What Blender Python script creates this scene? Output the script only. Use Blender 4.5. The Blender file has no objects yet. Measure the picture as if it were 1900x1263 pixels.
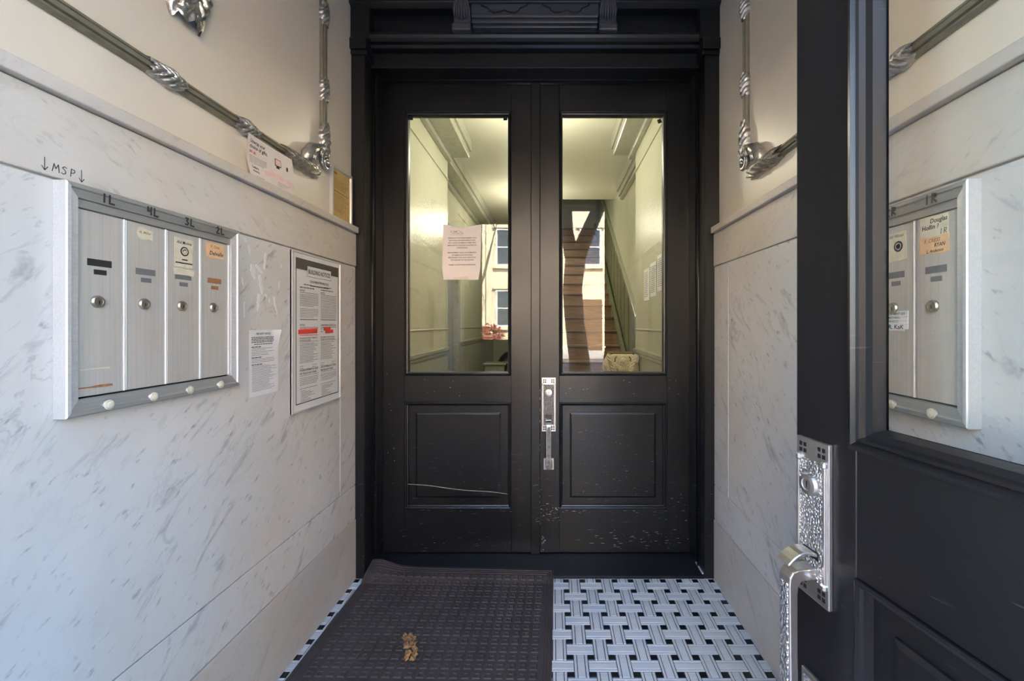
import bpy, bmesh, math, random
from mathutils import Vector, Matrix
random.seed(11)
scene = bpy.context.scene
COL = scene.collection
R = math.radians
PI = math.pi

# ------------------------------------------------------------------ camera, sky, sun, exposure
cam_data = bpy.data.cameras.new('camera')
cam = bpy.data.objects.new('camera', cam_data)
COL.objects.link(cam)
cam.location = (0, 0, 1.2)
cam.rotation_euler = (R(90), 0, 0)
cam_data.sensor_width = 36
cam_data.lens = 781 / 1900 * 36
cam_data.shift_x = -75 / 1900
cam_data.shift_y = -29.5 / 1900
cam_data.clip_start = 0.01
cam_data.clip_end = 400
scene.camera = cam

world = bpy.data.worlds.new('world')
scene.world = world
world.use_nodes = True
wn = world.node_tree.nodes
wl = world.node_tree.links
wn.clear()
wo = wn.new('ShaderNodeOutputWorld')
wb = wn.new('ShaderNodeBackground')
ws = wn.new('ShaderNodeTexSky')
ws.sky_type = 'NISHITA'
ws.sun_disc = False
ws.sun_elevation = R(48)
ws.sun_rotation = R(20)
ws.air_density = 1.0
ws.dust_density = 0.6
ws.ozone_density = 1.2
wb.inputs['Strength'].default_value = 5.2
wl.new(ws.outputs[0], wb.inputs[0])
wl.new(wb.outputs[0], wo.inputs[0])

sun_data = bpy.data.lights.new('sun', 'SUN')
sun_data.energy = 100
sun_data.color = (1.0, 0.84, 0.63)
sun_data.angle = R(0.6)
sun = bpy.data.objects.new('sun', sun_data)
COL.objects.link(sun)
sun.location = (3, 8, 14)
sun.rotation_euler = Vector((-0.22, -0.70, -0.68)).to_track_quat('-Z', 'Y').to_euler()

# sky portal in the street doorway: only steers sampling of the sky
po = bpy.data.lights.new('sky_portal', 'AREA')
po.shape = 'RECTANGLE'
po.size = 1.5
po.size_y = 2.45
po.cycles.is_portal = True
pob = bpy.data.objects.new('sky_portal', po)
COL.objects.link(pob)
pob.location = (-0.15, -0.2, 1.225)
pob.rotation_euler = (R(90), 0, 0)

vs = scene.view_settings
vs.view_transform = 'Standard'
vs.look = 'None'
vs.gamma = 1
vs.use_curve_mapping = False
vs.exposure = 0.0
scene.cycles.max_bounces = 10
scene.cycles.diffuse_bounces = 5
scene.cycles.glossy_bounces = 5
scene.cycles.transparent_max_bounces = 16
scene.cycles.caustics_reflective = False
scene.cycles.sample_clamp_indirect = 40

# ------------------------------------------------------------------ materials
class NT:
    def __init__(s, name):
        s.m = bpy.data.materials.new(name)
        s.m.use_nodes = True
        s.t = s.m.node_tree
        s.n = s.t.nodes
        s.b = s.n.get('Principled BSDF')
        s.out = s.n.get('Material Output')
    def node(s, typ, **kw):
        x = s.n.new(typ)
        for k, v in kw.items():
            setattr(x, k, v)
        return x
    def link(s, a, b):
        s.t.links.new(a, b)
    def coords(s, scale=(1, 1, 1), rot=(0, 0, 0), loc=(0, 0, 0)):
        tc = s.node('ShaderNodeTexCoord')
        src = tc.outputs['Object']
        if any(rot):                                   # turn first, stretch afterwards
            mr = s.node('ShaderNodeMapping')
            mr.inputs['Rotation'].default_value = rot
            s.link(src, mr.inputs['Vector'])
            src = mr.outputs[0]
        mp = s.node('ShaderNodeMapping')
        mp.inputs['Scale'].default_value = scale
        mp.inputs['Location'].default_value = loc
        s.link(src, mp.inputs['Vector'])
        return mp.outputs[0]
    def noise(s, vec, scale=5, detail=4, rough=0.55, dist=0):
        x = s.node('ShaderNodeTexNoise')
        x.inputs['Scale'].default_value = scale
        x.inputs['Detail'].default_value = detail
        x.inputs['Roughness'].default_value = rough
        x.inputs['Distortion'].default_value = dist
        s.link(vec, x.inputs['Vector'])
        return x.outputs['Fac']
    def ramp(s, fac, stops):
        x = s.node('ShaderNodeValToRGB')
        e = x.color_ramp.elements
        while len(e) < len(stops):
            e.new(0.5)
        for i, (p, c) in enumerate(stops):
            e[i].position = p
            e[i].color = c if isinstance(c, tuple) else (c, c, c, 1)
        s.link(fac, x.inputs[0])
        return x.outputs[0]
    def math(s, op, a, b=None):
        x = s.node('ShaderNodeMath', operation=op)
        for i, v in enumerate((a, b)):
            if v is None:
                continue
            if isinstance(v, (int, float)):
                x.inputs[i].default_value = v
            else:
                s.link(v, x.inputs[i])
        return x.outputs[0]
    def mix(s, fac, a, b, mode='MIX'):
        x = s.node('ShaderNodeMix', data_type='RGBA', blend_type=mode)
        for sock, v in ((x.inputs[0], fac), (x.inputs[6], a), (x.inputs[7], b)):
            if isinstance(v, (int, float)):
                sock.default_value = v
            elif isinstance(v, tuple):
                sock.default_value = v if len(v) == 4 else (*v, 1)
            else:
                s.link(v, sock)
        return x.outputs[2]
    def base(s, v):
        if isinstance(v, tuple):
            s.b.inputs['Base Color'].default_value = (*v[:3], 1)
        else:
            s.link(v, s.b.inputs['Base Color'])
    def bump(s, h, strength=0.2, dist=0.01):
        x = s.node('ShaderNodeBump')
        x.inputs['Strength'].default_value = strength
        x.inputs['Distance'].default_value = dist
        s.link(h, x.inputs['Height'])
        s.link(x.outputs[0], s.b.inputs['Normal'])
    def set(s, rough=None, metal=None, spec=None, coat=None):
        for k, v in (('Roughness', rough), ('Metallic', metal), ('Specular IOR Level', spec), ('Coat Weight', coat)):
            if v is None:
                continue
            if isinstance(v, (int, float)):
                s.b.inputs[k].default_value = v
            else:
                s.link(v, s.b.inputs[k])
        return s.m

def c3(r, g, b):
    return (r, g, b, 1)

def plain(name, col, rough=0.5, metal=0.0, var=0.12, scale=18, bump=0.0):
    t = NT(name)
    v = t.coords()
    n = t.noise(v, scale, 4)
    lo = tuple(max(0, x * (1 - var)) for x in col)
    hi = tuple(min(1, x * (1 + var)) for x in col)
    t.base(t.ramp(n, [(0.3, c3(*lo)), (0.7, c3(*hi))]))
    if bump:
        t.bump(n, bump, 0.003)
    return t.set(rough, metal)

def marble_mat(name, base, stain, vein_amt=1.0, stain_amt=0.5, ang=-42):
    t = NT(name)
    # dashes of grey mineral running on the slant, in the plane of the wall
    v1 = t.coords((1, 2.6, 9), (R(ang), 0, 0))
    n1 = t.noise(v1, 2.3, 6, 0.62, 0.6)
    dash = t.ramp(n1, [(0.58, 0.0), (0.70, 1.0)])
    v2 = t.coords((1, 0.8, 2.6), (R(ang - 8), 0, 0))
    n2 = t.noise(v2, 3.4, 7, 0.6, 1.2)
    r2 = t.math('ABSOLUTE', t.math('SUBTRACT', n2, 0.5))
    vein = t.ramp(r2, [(0.0, 1.0), (0.020, 0.0)])
    pm = t.noise(t.coords(), 2.6, 3, 0.5)
    pmask = t.ramp(pm, [(0.45, 0.0), (0.7, 1.0)])
    veinm = t.math('MULTIPLY', vein, pmask)
    n3 = t.noise(t.coords((1, 4, 11), (R(ang + 5), 0, 0)), 5.5, 4, 0.6)
    small = t.ramp(n3, [(0.61, 0.0), (0.72, 1.0)])
    cloud = t.noise(t.coords(), 1.7, 5, 0.6, 0.3)
    lo = tuple(x * 0.86 for x in base)
    col = t.ramp(cloud, [(0.3, c3(*lo)), (0.65, c3(*base))])
    st = t.noise(t.coords(loc=(3, 1, 7)), 2.2, 5, 0.62, 0.4)
    sm = t.ramp(st, [(0.45, 0.0), (0.72, stain_amt)])
    col = t.mix(sm, col, stain)
    g = (0.23, 0.245, 0.26)
    f = t.math('MULTIPLY', dash, 0.62 * vein_amt)
    col = t.mix(f, col, g)
    col = t.mix(t.math('MULTIPLY', veinm, 0.55 * vein_amt), col, (0.26, 0.27, 0.28))
    col = t.mix(t.math('MULTIPLY', small, 0.7 * vein_amt), col, (0.2, 0.21, 0.23))
    t.base(col)
    t.bump(t.noise(t.coords(), 60, 3), 0.04, 0.002)
    return t.set(t.ramp(cloud, [(0.3, 0.34), (0.7, 0.48)]), 0, 0.4)

def black_paint(name, chips=1.0, grain='z', tone=1.0):
    t = NT(name)
    gs = (14, 14, 1.2) if grain == 'z' else (1.2, 14, 14)
    g = t.noise(t.coords(gs), 9, 5, 0.6)
    big = t.noise(t.coords(), 2.2, 3)
    b0 = (0.0045 * tone, 0.0050 * tone, 0.0062 * tone)
    b1 = (0.0085 * tone, 0.0090 * tone, 0.0105 * tone)
    col = t.ramp(big, [(0.3, c3(*b0)), (0.7, c3(*b1))])
    # thin scuffs and chips, mostly where shoes and bags reach
    a = t.noise(t.coords((7, 5, 120), (0, R(6), 0)), 1.6, 4, 0.6)
    sa = t.ramp(a, [(0.665, 0.0), (0.70, 1.0)])
    b = t.noise(t.coords((60, 60, 60)), 1.4, 3, 0.6)
    sb = t.ramp(b, [(0.715, 0.0), (0.735, 1.0)])
    tc = t.node('ShaderNodeTexCoord')
    sp = t.node('ShaderNodeSeparateXYZ')
    t.link(tc.outputs['Object'], sp.inputs[0])
    hm = t.ramp(sp.outputs[2], [(0.0, 1.0), (0.35, 0.75), (0.9, 0.08)])
    patch = t.ramp(t.noise(t.coords(loc=(5, 2, 1)), 5, 3), [(0.38, 0.0), (0.56, 1.0)])
    m = t.math('MULTIPLY', t.math('MULTIPLY', t.math('MAXIMUM', sa, t.math('MULTIPLY', sb, 0.9)), hm), t.math('MULTIPLY', patch, chips))
    col = t.mix(m, col, (0.42, 0.39, 0.36))
    t.base(col)
    sm = t.noise(t.coords(loc=(9, 4, 2)), 5, 1, 0.5)
    t.set(t.ramp(sm, [(0.2, 0.29), (0.8, 0.38)]), 0, 0.52)
    t.bump(g, 0.14, 0.002)
    return t.m

def alu_mat(name, col, rough=0.4, streak=(260, 260, 3), dirt=0.35, metal=0.75):
    t = NT(name)
    s = t.noise(t.coords(streak), 1.0, 3)
    c0 = tuple(x * 0.86 for x in col)
    cc = t.ramp(s, [(0.3, c3(*c0)), (0.7, c3(*col))])
    d = t.ramp(t.noise(t.coords(loc=(2, 3, 4)), 9, 5, 0.65), [(0.52, 0.0), (0.75, dirt)])
    t.base(t.mix(d, cc, (0.40, 0.31, 0.22)))
    t.bump(s, 0.12, 0.001)
    return t.set(rough, metal)

def hammered(name, col, rough=0.3):
    t = NT(name)
    v = t.node('ShaderNodeTexVoronoi')
    v.inputs['Scale'].default_value = 260
    t.link(t.coords((1, 1, 0.7)), v.inputs['Vector'])
    t.base(t.ramp(v.outputs['Distance'], [(0.0, c3(*col)), (0.8, c3(*[x * 0.55 for x in col]))]))
    t.bump(v.outputs['Distance'], 1.0, 0.0042)
    return t.set(rough, 0.9)

def ornament_mat(name, col):
    t = NT(name)
    n = t.noise(t.coords(), 95, 4, 0.6, 0.5)
    t.base(t.ramp(n, [(0.25, c3(*[x * 0.45 for x in col])), (0.6, c3(*col))]))
    t.bump(n, 0.5, 0.004)
    return t.set(0.33, 0.9)

def glass_mat(name, tint=(0.97, 0.985, 0.97), rough=0.0, dusty=0.0):
    t = NT(name)
    t.n.remove(t.b)
    tr = t.node('ShaderNodeBsdfTransparent')
    tr.inputs[0].default_value = (*tint, 1)
    gl = t.node('ShaderNodeBsdfGlossy')
    gl.inputs['Roughness'].default_value = rough
    fr = t.node('ShaderNodeFresnel')
    # same reflectance entering and leaving the thin pane
    gm = t.node('ShaderNodeNewGeometry')
    io = t.math('SUBTRACT', 1.52, t.math('MULTIPLY', gm.outputs['Backfacing'], 1.52 - 1 / 1.52))
    t.link(io, fr.inputs[0])
    mx = t.node('ShaderNodeMixShader')
    t.link(fr.outputs[0], mx.inputs[0])
    t.link(tr.outputs[0], mx.inputs[1])
    t.link(gl.outputs[0], mx.inputs[2])
    t.link(mx.outputs[0], t.out.inputs[0])
    return t.m

def emit_mat(name, col, strength):
    t = NT(name)
    t.base((*col,))
    t.b.inputs['Emission Color'].default_value = (*col, 1)
    t.b.inputs['Emission Strength'].default_value = strength
    return t.m

def wood_mat(name, a, b, scale=(1.2, 16, 16), rough=0.4):
    t = NT(name)
    n = t.noise(t.coords(scale), 4, 6, 0.6, 0.6)
    t.base(t.ramp(n, [(0.3, c3(*a)), (0.7, c3(*b))]))
    t.bump(n, 0.08, 0.002)
    return t.set(rough)

def lumpy_paint(name, col, rough, sc, bump):
    t = NT(name)
    n = t.noise(t.coords(), sc, 4, 0.6, 0.3)
    big = t.noise(t.coords(loc=(1, 2, 3)), 1.5, 4)
    t.base(t.ramp(big, [(0.3, c3(*[x * 0.88 for x in col])), (0.7, c3(*col))]))
    t.bump(n, bump, 0.004)
    return t.set(rough, 0, 0.5)

M = {}
M['marble'] = marble_mat('white veined marble', (0.66, 0.655, 0.64), (0.60, 0.53, 0.45), 1.0, 0.45)
M['marble_frieze'] = marble_mat('warm veined marble', (0.64, 0.615, 0.57), (0.58, 0.49, 0.40), 0.55, 0.7, 30)
M['marble_base'] = marble_mat('stained base marble', (0.58, 0.56, 0.525), (0.50, 0.43, 0.35), 0.5, 0.7)
M['marble_cap'] = marble_mat('cap marble', (0.62, 0.585, 0.54), (0.52, 0.44, 0.36), 0.35, 0.7)
M['grout'] = plain('pale grout', (0.60, 0.59, 0.57), 0.8)
M['plaster'] = lumpy_paint('greige wall paint', (0.78, 0.72, 0.62), 0.36, 7, 0.10)
M['ceiling'] = lumpy_paint('off white ceiling paint', (0.62, 0.60, 0.54), 0.6, 12, 0.08)
M['pewter'] = plain('pewter painted moulding', (0.25, 0.235, 0.18), 0.45, 0.35, 0.18, 30)
M['silver'] = ornament_mat('silver leaf ornament', (0.60, 0.59, 0.56))
M['black_v'] = black_paint('black gloss paint upright grain', 1.0, 'z')
M['black_h'] = black_paint('black gloss paint level grain', 1.0, 'x')
M['black_clean'] = black_paint('black gloss paint', 0.15, 'x')
M['black_reflect_tint'] = black_paint('black paint lightened for reflection', 0.1, 'z', 9.0)  # same black paint, base colour lightened to carry the panel's reflected light
M['bare_wood'] = plain('scuffed bare primer', (0.46, 0.42, 0.38), 0.7, 0, 0.3, 200)
M['groove'] = plain('dark groove', (0.004, 0.004, 0.005), 0.6)
M['sill'] = plain('black stone sill', (0.010, 0.013, 0.017), 0.30, 0, 0.4, 40, 0.1)
M['alu'] = alu_mat('brushed aluminium door', (0.56, 0.535, 0.49), 0.42, (260, 260, 3), 0.35, 0.2)
M['alu_frame'] = alu_mat('aluminium frame', (0.66, 0.67, 0.68), 0.42, (3, 260, 260), 0.12, 0.35)
M['alu_dark'] = alu_mat('grey aluminium rail', (0.36, 0.365, 0.345), 0.45, (3, 260, 260), 0.2, 0.35)
M['slot'] = plain('slot dark', (0.02, 0.02, 0.02), 0.6)
M['slot_grey'] = plain('slot grey liner', (0.16, 0.16, 0.16), 0.5)
M['slot_rust'] = plain('slot rust', (0.34, 0.15, 0.06), 0.6, 0, 0.3, 200)
M['lock'] = plain('nickel lock', (0.45, 0.42, 0.36), 0.38, 0.9, 0.1, 60)
M['button'] = plain('cream push button', (0.62, 0.58, 0.46), 0.4)
M['nickel'] = plain('satin nickel', (0.58, 0.56, 0.53), 0.32, 0.95, 0.06, 40)
M['hammered'] = hammered('hammered nickel', (0.70, 0.69, 0.66))
M['glass'] = glass_mat('window glass')
M['paper'] = plain('white paper', (0.74, 0.745, 0.76), 0.7, 0, 0.03)
M['paper_pink'] = plain('pinkish white paper', (0.74, 0.69, 0.67), 0.6, 0, 0.03)
M['paper_cream'] = plain('cream label', (0.66, 0.60, 0.45), 0.7, 0, 0.08, 60)
M['paper_orange'] = plain('orange label', (0.74, 0.47, 0.27), 0.7, 0, 0.08, 60)
M['paper_yellow'] = plain('yellow certificate', (0.64, 0.47, 0.19), 0.6, 0, 0.12, 30)
M['board'] = plain('notice board white', (0.72, 0.72, 0.71), 0.35, 0, 0.03)
M['band'] = plain('print dark grey', (0.075, 0.07, 0.065), 0.6)
M['ink'] = plain('print black', (0.02, 0.02, 0.022), 0.7)
M['ink_grey'] = plain('print grey', (0.17, 0.17, 0.175), 0.7)
M['ink_brown'] = plain('print brown', (0.30, 0.20, 0.06), 0.7)
M['red'] = plain('print red', (0.80, 0.045, 0.035), 0.6)
M['pink'] = plain('print pale pink', (0.80, 0.58, 0.55), 0.7)
M['tape'] = glass_mat('clear tape', (0.90, 0.92, 0.86), 0.25)
M['marker'] = plain('marker ink', (0.025, 0.025, 0.03), 0.5)
M['rubber'] = None
M['tile_white'] = marble_mat('pale floor marble', (0.76, 0.79, 0.82), (0.66, 0.67, 0.69), 0.2, 0.25)
M['tile_black'] = plain('black marble dot', (0.013, 0.013, 0.015), 0.25)
M['floor_grout'] = plain('dark floor grout', (0.04, 0.04, 0.042), 0.8)
M['leaf'] = plain('dried brown leaf', (0.36, 0.20, 0.08), 0.8, 0, 0.5, 120, 0.3)
M['hall_paint'] = lumpy_paint('pale green cream gloss paint', (0.60, 0.605, 0.46), 0.24, 44, 0.9)
M['hall_dado'] = lumpy_paint('green grey gloss dado', (0.40, 0.41, 0.33), 0.18, 30, 0.3)
M['hall_trim'] = plain('grey green gloss trim', (0.36, 0.365, 0.29), 0.22, 0, 0.1)
M['hall_dark'] = plain('dark olive woodwork', (0.17, 0.18, 0.10), 0.3, 0, 0.25, 12)
M['hall_ceiling'] = lumpy_paint('hall ceiling paint', (0.74, 0.735, 0.60), 0.5, 3, 0.1)
M['hall_door'] = plain('grey painted door', (0.24, 0.25, 0.24), 0.4)
M['tread'] = wood_mat('brown stair wood', (0.16, 0.085, 0.04), (0.30, 0.18, 0.09))
M['nosing'] = wood_mat('worn stair nosing', (0.09, 0.05, 0.03), (0.16, 0.10, 0.055))
M['newel'] = ornament_mat('cream carved newel paint', (0.90, 0.78, 0.58))
M['newel'].node_tree.nodes['Principled BSDF'].inputs['Metallic'].default_value = 0
M['newel_dark'] = plain('brown carved recess', (0.14, 0.085, 0.04), 0.5)
M['bag'] = plain('black plastic bag', (0.012, 0.012, 0.013), 0.25)
M['clear'] = plain('clear plastic bin', (0.36, 0.37, 0.31), 0.2)
M['lamp'] = emit_mat('unseen lamp glow', (1.0, 0.90, 0.72), 105)  # glow of the unseen lamps added in the hall
M['brass'] = plain('brass', (0.55, 0.40, 0.18), 0.3, 0.9)
M['brownstone'] = plain('brownstone', (0.27, 0.18, 0.13), 0.85, 0, 0.2, 4, 0.3)
M['limestone'] = plain('cream limestone', (0.62, 0.52, 0.38), 0.85, 0, 0.15, 2, 0.2)
M['brick'] = plain('orange buff brick', (0.52, 0.33, 0.20), 0.85, 0, 0.25, 3, 0.3)
M['win_dark'] = plain('dark window glass', (0.05, 0.07, 0.10), 0.08)
M['win_frame'] = plain('white window frame', (0.62, 0.62, 0.60), 0.5)
M['pavement'] = plain('sidewalk concrete', (0.36, 0.36, 0.36), 0.9, 0, 0.15, 3, 0.2)
M['asphalt'] = plain('asphalt', (0.07, 0.07, 0.075), 0.9, 0, 0.2, 8)
M['bark'] = plain('tree bark', (0.07, 0.06, 0.05), 0.9, 0, 0.4, 14, 0.6)
M['twig'] = plain('bare twigs', (0.10, 0.08, 0.06), 0.9)
M['shrub'] = plain('red brown shrub leaves', (0.30, 0.07, 0.05), 0.7, 0, 0.5, 6)
M['shrub_green'] = plain('grey green shrub leaves', (0.15, 0.20, 0.14), 0.7, 0, 0.5, 6)

def rubber_mat():
    t = NT('brown ribbed rubber')
    n = t.noise(t.coords(), 7, 5)
    col = t.ramp(n, [(0.3, c3(0.062, 0.052, 0.049)), (0.7, c3(0.092, 0.079, 0.075))])
    sp = t.ramp(t.noise(t.coords(), 120, 2, 0.6), [(0.76, 0.0), (0.79, 1.0)])
    pt = t.ramp(t.noise(t.coords(loc=(4, 4, 0)), 4, 3), [(0.45, 0.0), (0.7, 1.0)])
    t.base(t.mix(t.math('MULTIPLY', sp, pt), col, (0.45, 0.42, 0.40)))
    t.bump(t.noise(t.coords(), 260, 2), 0.25, 0.001)
    return t.set(0.62, 0, 0.35)
M['rubber'] = rubber_mat()

# ------------------------------------------------------------------ mesh helpers
FONT_CACHE = {}
def font_mesh(txt):
    if txt in FONT_CACHE:
        return FONT_CACHE[txt]
    cu = bpy.data.curves.new('tmp', 'FONT')
    cu.body = txt
    cu.resolution_u = 2
    cu.size = 1
    cu.offset = 0.016                 # heavier strokes, like the bold print
    ob = bpy.data.objects.new('tmp', cu)
    me = bpy.data.meshes.new_from_object(ob)
    vs_ = [tuple(v.co) for v in me.vertices]
    fs = [tuple(p.vertices) for p in me.polygons]
    bpy.data.objects.remove(ob)
    bpy.data.curves.remove(cu)
    bpy.data.meshes.remove(me)
    if vs_:
        x0 = min(v[0] for v in vs_); x1 = max(v[0] for v in vs_)
    else:
        x0 = x1 = 0
    FONT_CACHE[txt] = (vs_, fs, x0, x1)
    return FONT_CACHE[txt]

class MB:
    def __init__(s):
        s.v = []
        s.f = []
    def add(s, vs_, fs):
        o = len(s.v)
        s.v += [tuple(v) for v in vs_]
        s.f += [tuple(i + o for i in f) for f in fs]
        return s
    def box(s, x0, x1, y0, y1, z0, z1):
        return s.add([(x0, y0, z0), (x1, y0, z0), (x1, y1, z0), (x0, y1, z0), (x0, y0, z1), (x1, y0, z1), (x1, y1, z1), (x0, y1, z1)],
                     [(3, 2, 1, 0), (4, 5, 6, 7), (0, 1, 5, 4), (1, 2, 6, 5), (2, 3, 7, 6), (3, 0, 4, 7)])
    def prism(s, poly, axis, a0, a1):
        n = len(poly)
        def p(q, a):
            return (a, q[0], q[1]) if axis == 'x' else ((q[0], a, q[1]) if axis == 'y' else (q[0], q[1], a))
        vs_ = [p(q, a0) for q in poly] + [p(q, a1) for q in poly]
        fs = [tuple(range(n - 1, -1, -1)), tuple(range(n, 2 * n))]
        fs += [(i, (i + 1) % n, n + (i + 1) % n, n + i) for i in range(n)]
        return s.add(vs_, fs)
    def lathe(s, prof, c, axis='z', seg=20):
        vs_, fs = [], []
        for (r, h) in prof:
            for k in range(seg):
                a = 2 * PI * k / seg
                u, w = r * math.cos(a), r * math.sin(a)
                q = (u, w, h) if axis == 'z' else ((u, h, w) if axis == 'y' else (h, u, w))
                vs_.append((c[0] + q[0], c[1] + q[1], c[2] + q[2]))
        n = len(prof)
        for i in range(n - 1):
            for k in range(seg):
                k2 = (k + 1) % seg
                fs.append((i * seg + k, i * seg + k2, (i + 1) * seg + k2, (i + 1) * seg + k))
        fs.append(tuple(range(seg - 1, -1, -1)))
        fs.append(tuple(range((n - 1) * seg, n * seg)))
        return s.add(vs_, fs)
    def tube(s, pts, rad, seg=8):
        pts = [Vector(p) for p in pts]
        if isinstance(rad, (int, float)):
            rad = [rad] * len(pts)
        vs_, fs = [], []
        up = Vector((0.13, 0.31, 0.94))
        for i, p in enumerate(pts):
            d = (pts[min(i + 1, len(pts) - 1)] - pts[max(i - 1, 0)]).normalized()
            a = d.cross(up)
            if a.length < 1e-3:
                a = d.cross(Vector((1, 0, 0)))
            a.normalize()
            b = d.cross(a)
            for k in range(seg):
                t = 2 * PI * k / seg
                vs_.append(p + (a * math.cos(t) + b * math.sin(t)) * rad[i])
        for i in range(len(pts) - 1):
            for k in range(seg):
                k2 = (k + 1) % seg
                fs.append((i * seg + k, i * seg + k2, (i + 1) * seg + k2, (i + 1) * seg + k))
        fs.append(tuple(range(seg - 1, -1, -1)))
        fs.append(tuple(range((len(pts) - 1) * seg, len(pts) * seg)))
        return s.add(vs_, fs)
    def frame(s, x0, x1, z0, z1, prof):
        """mitred rectangular moulding: prof = [(inset, y), ...]"""
        vs_, fs = [], []
        for (u, y) in prof:
            vs_ += [(x0 + u, y, z0 + u), (x1 - u, y, z0 + u), (x1 - u, y, z1 - u), (x0 + u, y, z1 - u)]
        for i in range(len(prof) - 1):
            for k in range(4):
                k2 = (k + 1) % 4
                fs.append((i * 4 + k, i * 4 + k2, (i + 1) * 4 + k2, (i + 1) * 4 + k))
        return s.add(vs_, fs)
    def grid(s, fn, nu, nv):
        vs_ = [fn(i / nu, j / nv) for j in range(nv + 1) for i in range(nu + 1)]
        fs = [(j * (nu + 1) + i, j * (nu + 1) + i + 1, (j + 1) * (nu + 1) + i + 1, (j + 1) * (nu + 1) + i) for j in range(nv) for i in range(nu)]
        return s.add(vs_, fs)
    def rect(s, x0, x1, z0, z1, y):
        return s.add([(x0, y, z0), (x1, y, z0), (x1, y, z1), (x0, y, z1)], [(0, 1, 2, 3)])
    def poly(s, pts, y):
        return s.add([(p[0], y, p[1]) for p in pts], [tuple(range(len(pts)))])
    def ribbon(s, pts, w, y):
        """pen stroke in the xz plane"""
        for i in range(len(pts) - 1):
            a, b = Vector(pts[i]), Vector(pts[i + 1])
            d = (b - a)
            if d.length < 1e-6:
                continue
            d.normalize()
            n = Vector((-d.y, d.x)) * w / 2
            e = d * w * 0.3
            q = [a - e - n, b + e - n, b + e + n, a - e + n]
            s.add([(p.x, y - i * 1e-6, p.y) for p in q], [(0, 1, 2, 3)])
        return s
    def text(s, txt, x, z, size, y, align='c', width=None, shear=0.0, rot=0.0, fn=None):
        vs_, fs, x0, x1 = font_mesh(txt)
        if not vs_:
            return s
        w = (x1 - x0) * size
        kx = size
        if width and w > 0:
            kx = size * width / w
            w = width
        off = {'c': -w / 2, 'l': 0, 'r': -w}[align]
        out = []
        cr, sr = math.cos(rot), math.sin(rot)
        for v in vs_:
            a = (v[0] - x0) * kx + off + v[1] * size * shear
            b = v[1] * size
            px, pz = x + a * cr - b * sr, z + a * sr + b * cr
            out.append((px, y if fn is None else fn(px, pz), pz))
        return s.add(out, fs)
    def lines(s, x0, x1, z_top, n, pitch, h, y, rnd, ragged=0.25, justify=False):
        """small body print: rows of word-length dashes"""
        for i in range(n):
            z = z_top - i * pitch
            end = x1 if (justify and i < n - 1) else x1 - rnd.random() * ragged * (x1 - x0)
            x = x0
            while x < end - h:
                w = min(h * rnd.uniform(1.8, 5.5), end - x)
                s.rect(x, x + w, z - h, z, y)
                x += w + h * 0.75
        return s
    def build(s, name, mat, parent=None, smooth=False, bevel=0.0, loc=None, rotz=0.0, seg=1, subsurf=0):
        me = bpy.data.meshes.new(name)
        me.from_pydata(s.v, [], s.f)
        me.update()
        bm = bmesh.new()
        bm.from_mesh(me)
        bmesh.ops.recalc_face_normals(bm, faces=bm.faces)
        bm.to_mesh(me)
        bm.free()
        me.materials.append(M[mat] if isinstance(mat, str) else mat)
        if smooth:
            for p in me.polygons:
                p.use_smooth = True
        ob = bpy.data.objects.new(name, me)
        COL.objects.link(ob)
        if parent is not None:
            ob.parent = parent
        if loc is not None:
            ob.location = loc
        ob.rotation_euler[2] = rotz
        if bevel:
            b = ob.modifiers.new('bevel', 'BEVEL')
            b.width = bevel
            b.segments = seg
            b.limit_method = 'ANGLE'
            b.angle_limit = R(40)
        if subsurf:
            b = ob.modifiers.new('subsurf', 'SUBSURF')
            b.levels = b.render_levels = subsurf
        return ob

def flat(name, fn, mat, parent):
    """a printed layer: open faces, normals left as drawn"""
    mb = MB()
    fn(mb)
    o = mb.build(name, mat, parent)
    if 'strip' not in name and 'band' not in name and 'box' not in name:
        o['kind'] = 'stuff'           # letters and rules too small to pick apart
    return o

def empty(name, loc=(0, 0, 0), rotz=0.0):
    o = bpy.data.objects.new(name, None)
    o.empty_display_size = 0.05
    COL.objects.link(o)
    o.location = loc
    o.rotation_euler[2] = rotz
    return o

def tag(o, label, cat, group=None):
    o['label'] = label
    o['category'] = cat
    if group:
        o['group'] = group
    return o

def struct(o, label=None):
    o['kind'] = 'structure'
    if label:
        o['label'] = label
    return o

# plan of the place (metres, eye at the origin of X and Y, street behind at -Y)
XL, XR = -0.928, 0.7625          # faces of the marble
PL, PR = -0.9505, 0.788          # faces of the plaster above it
YS = 1.985                       # front of the inner door case
YD = 2.19                        # face of the inner doors
ZC0, ZC1 = 1.6265, 1.655         # marble cap
LEFT, RIGHT = R(90), R(-90)      # wall-mounted things are modelled facing -y, then turned

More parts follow.
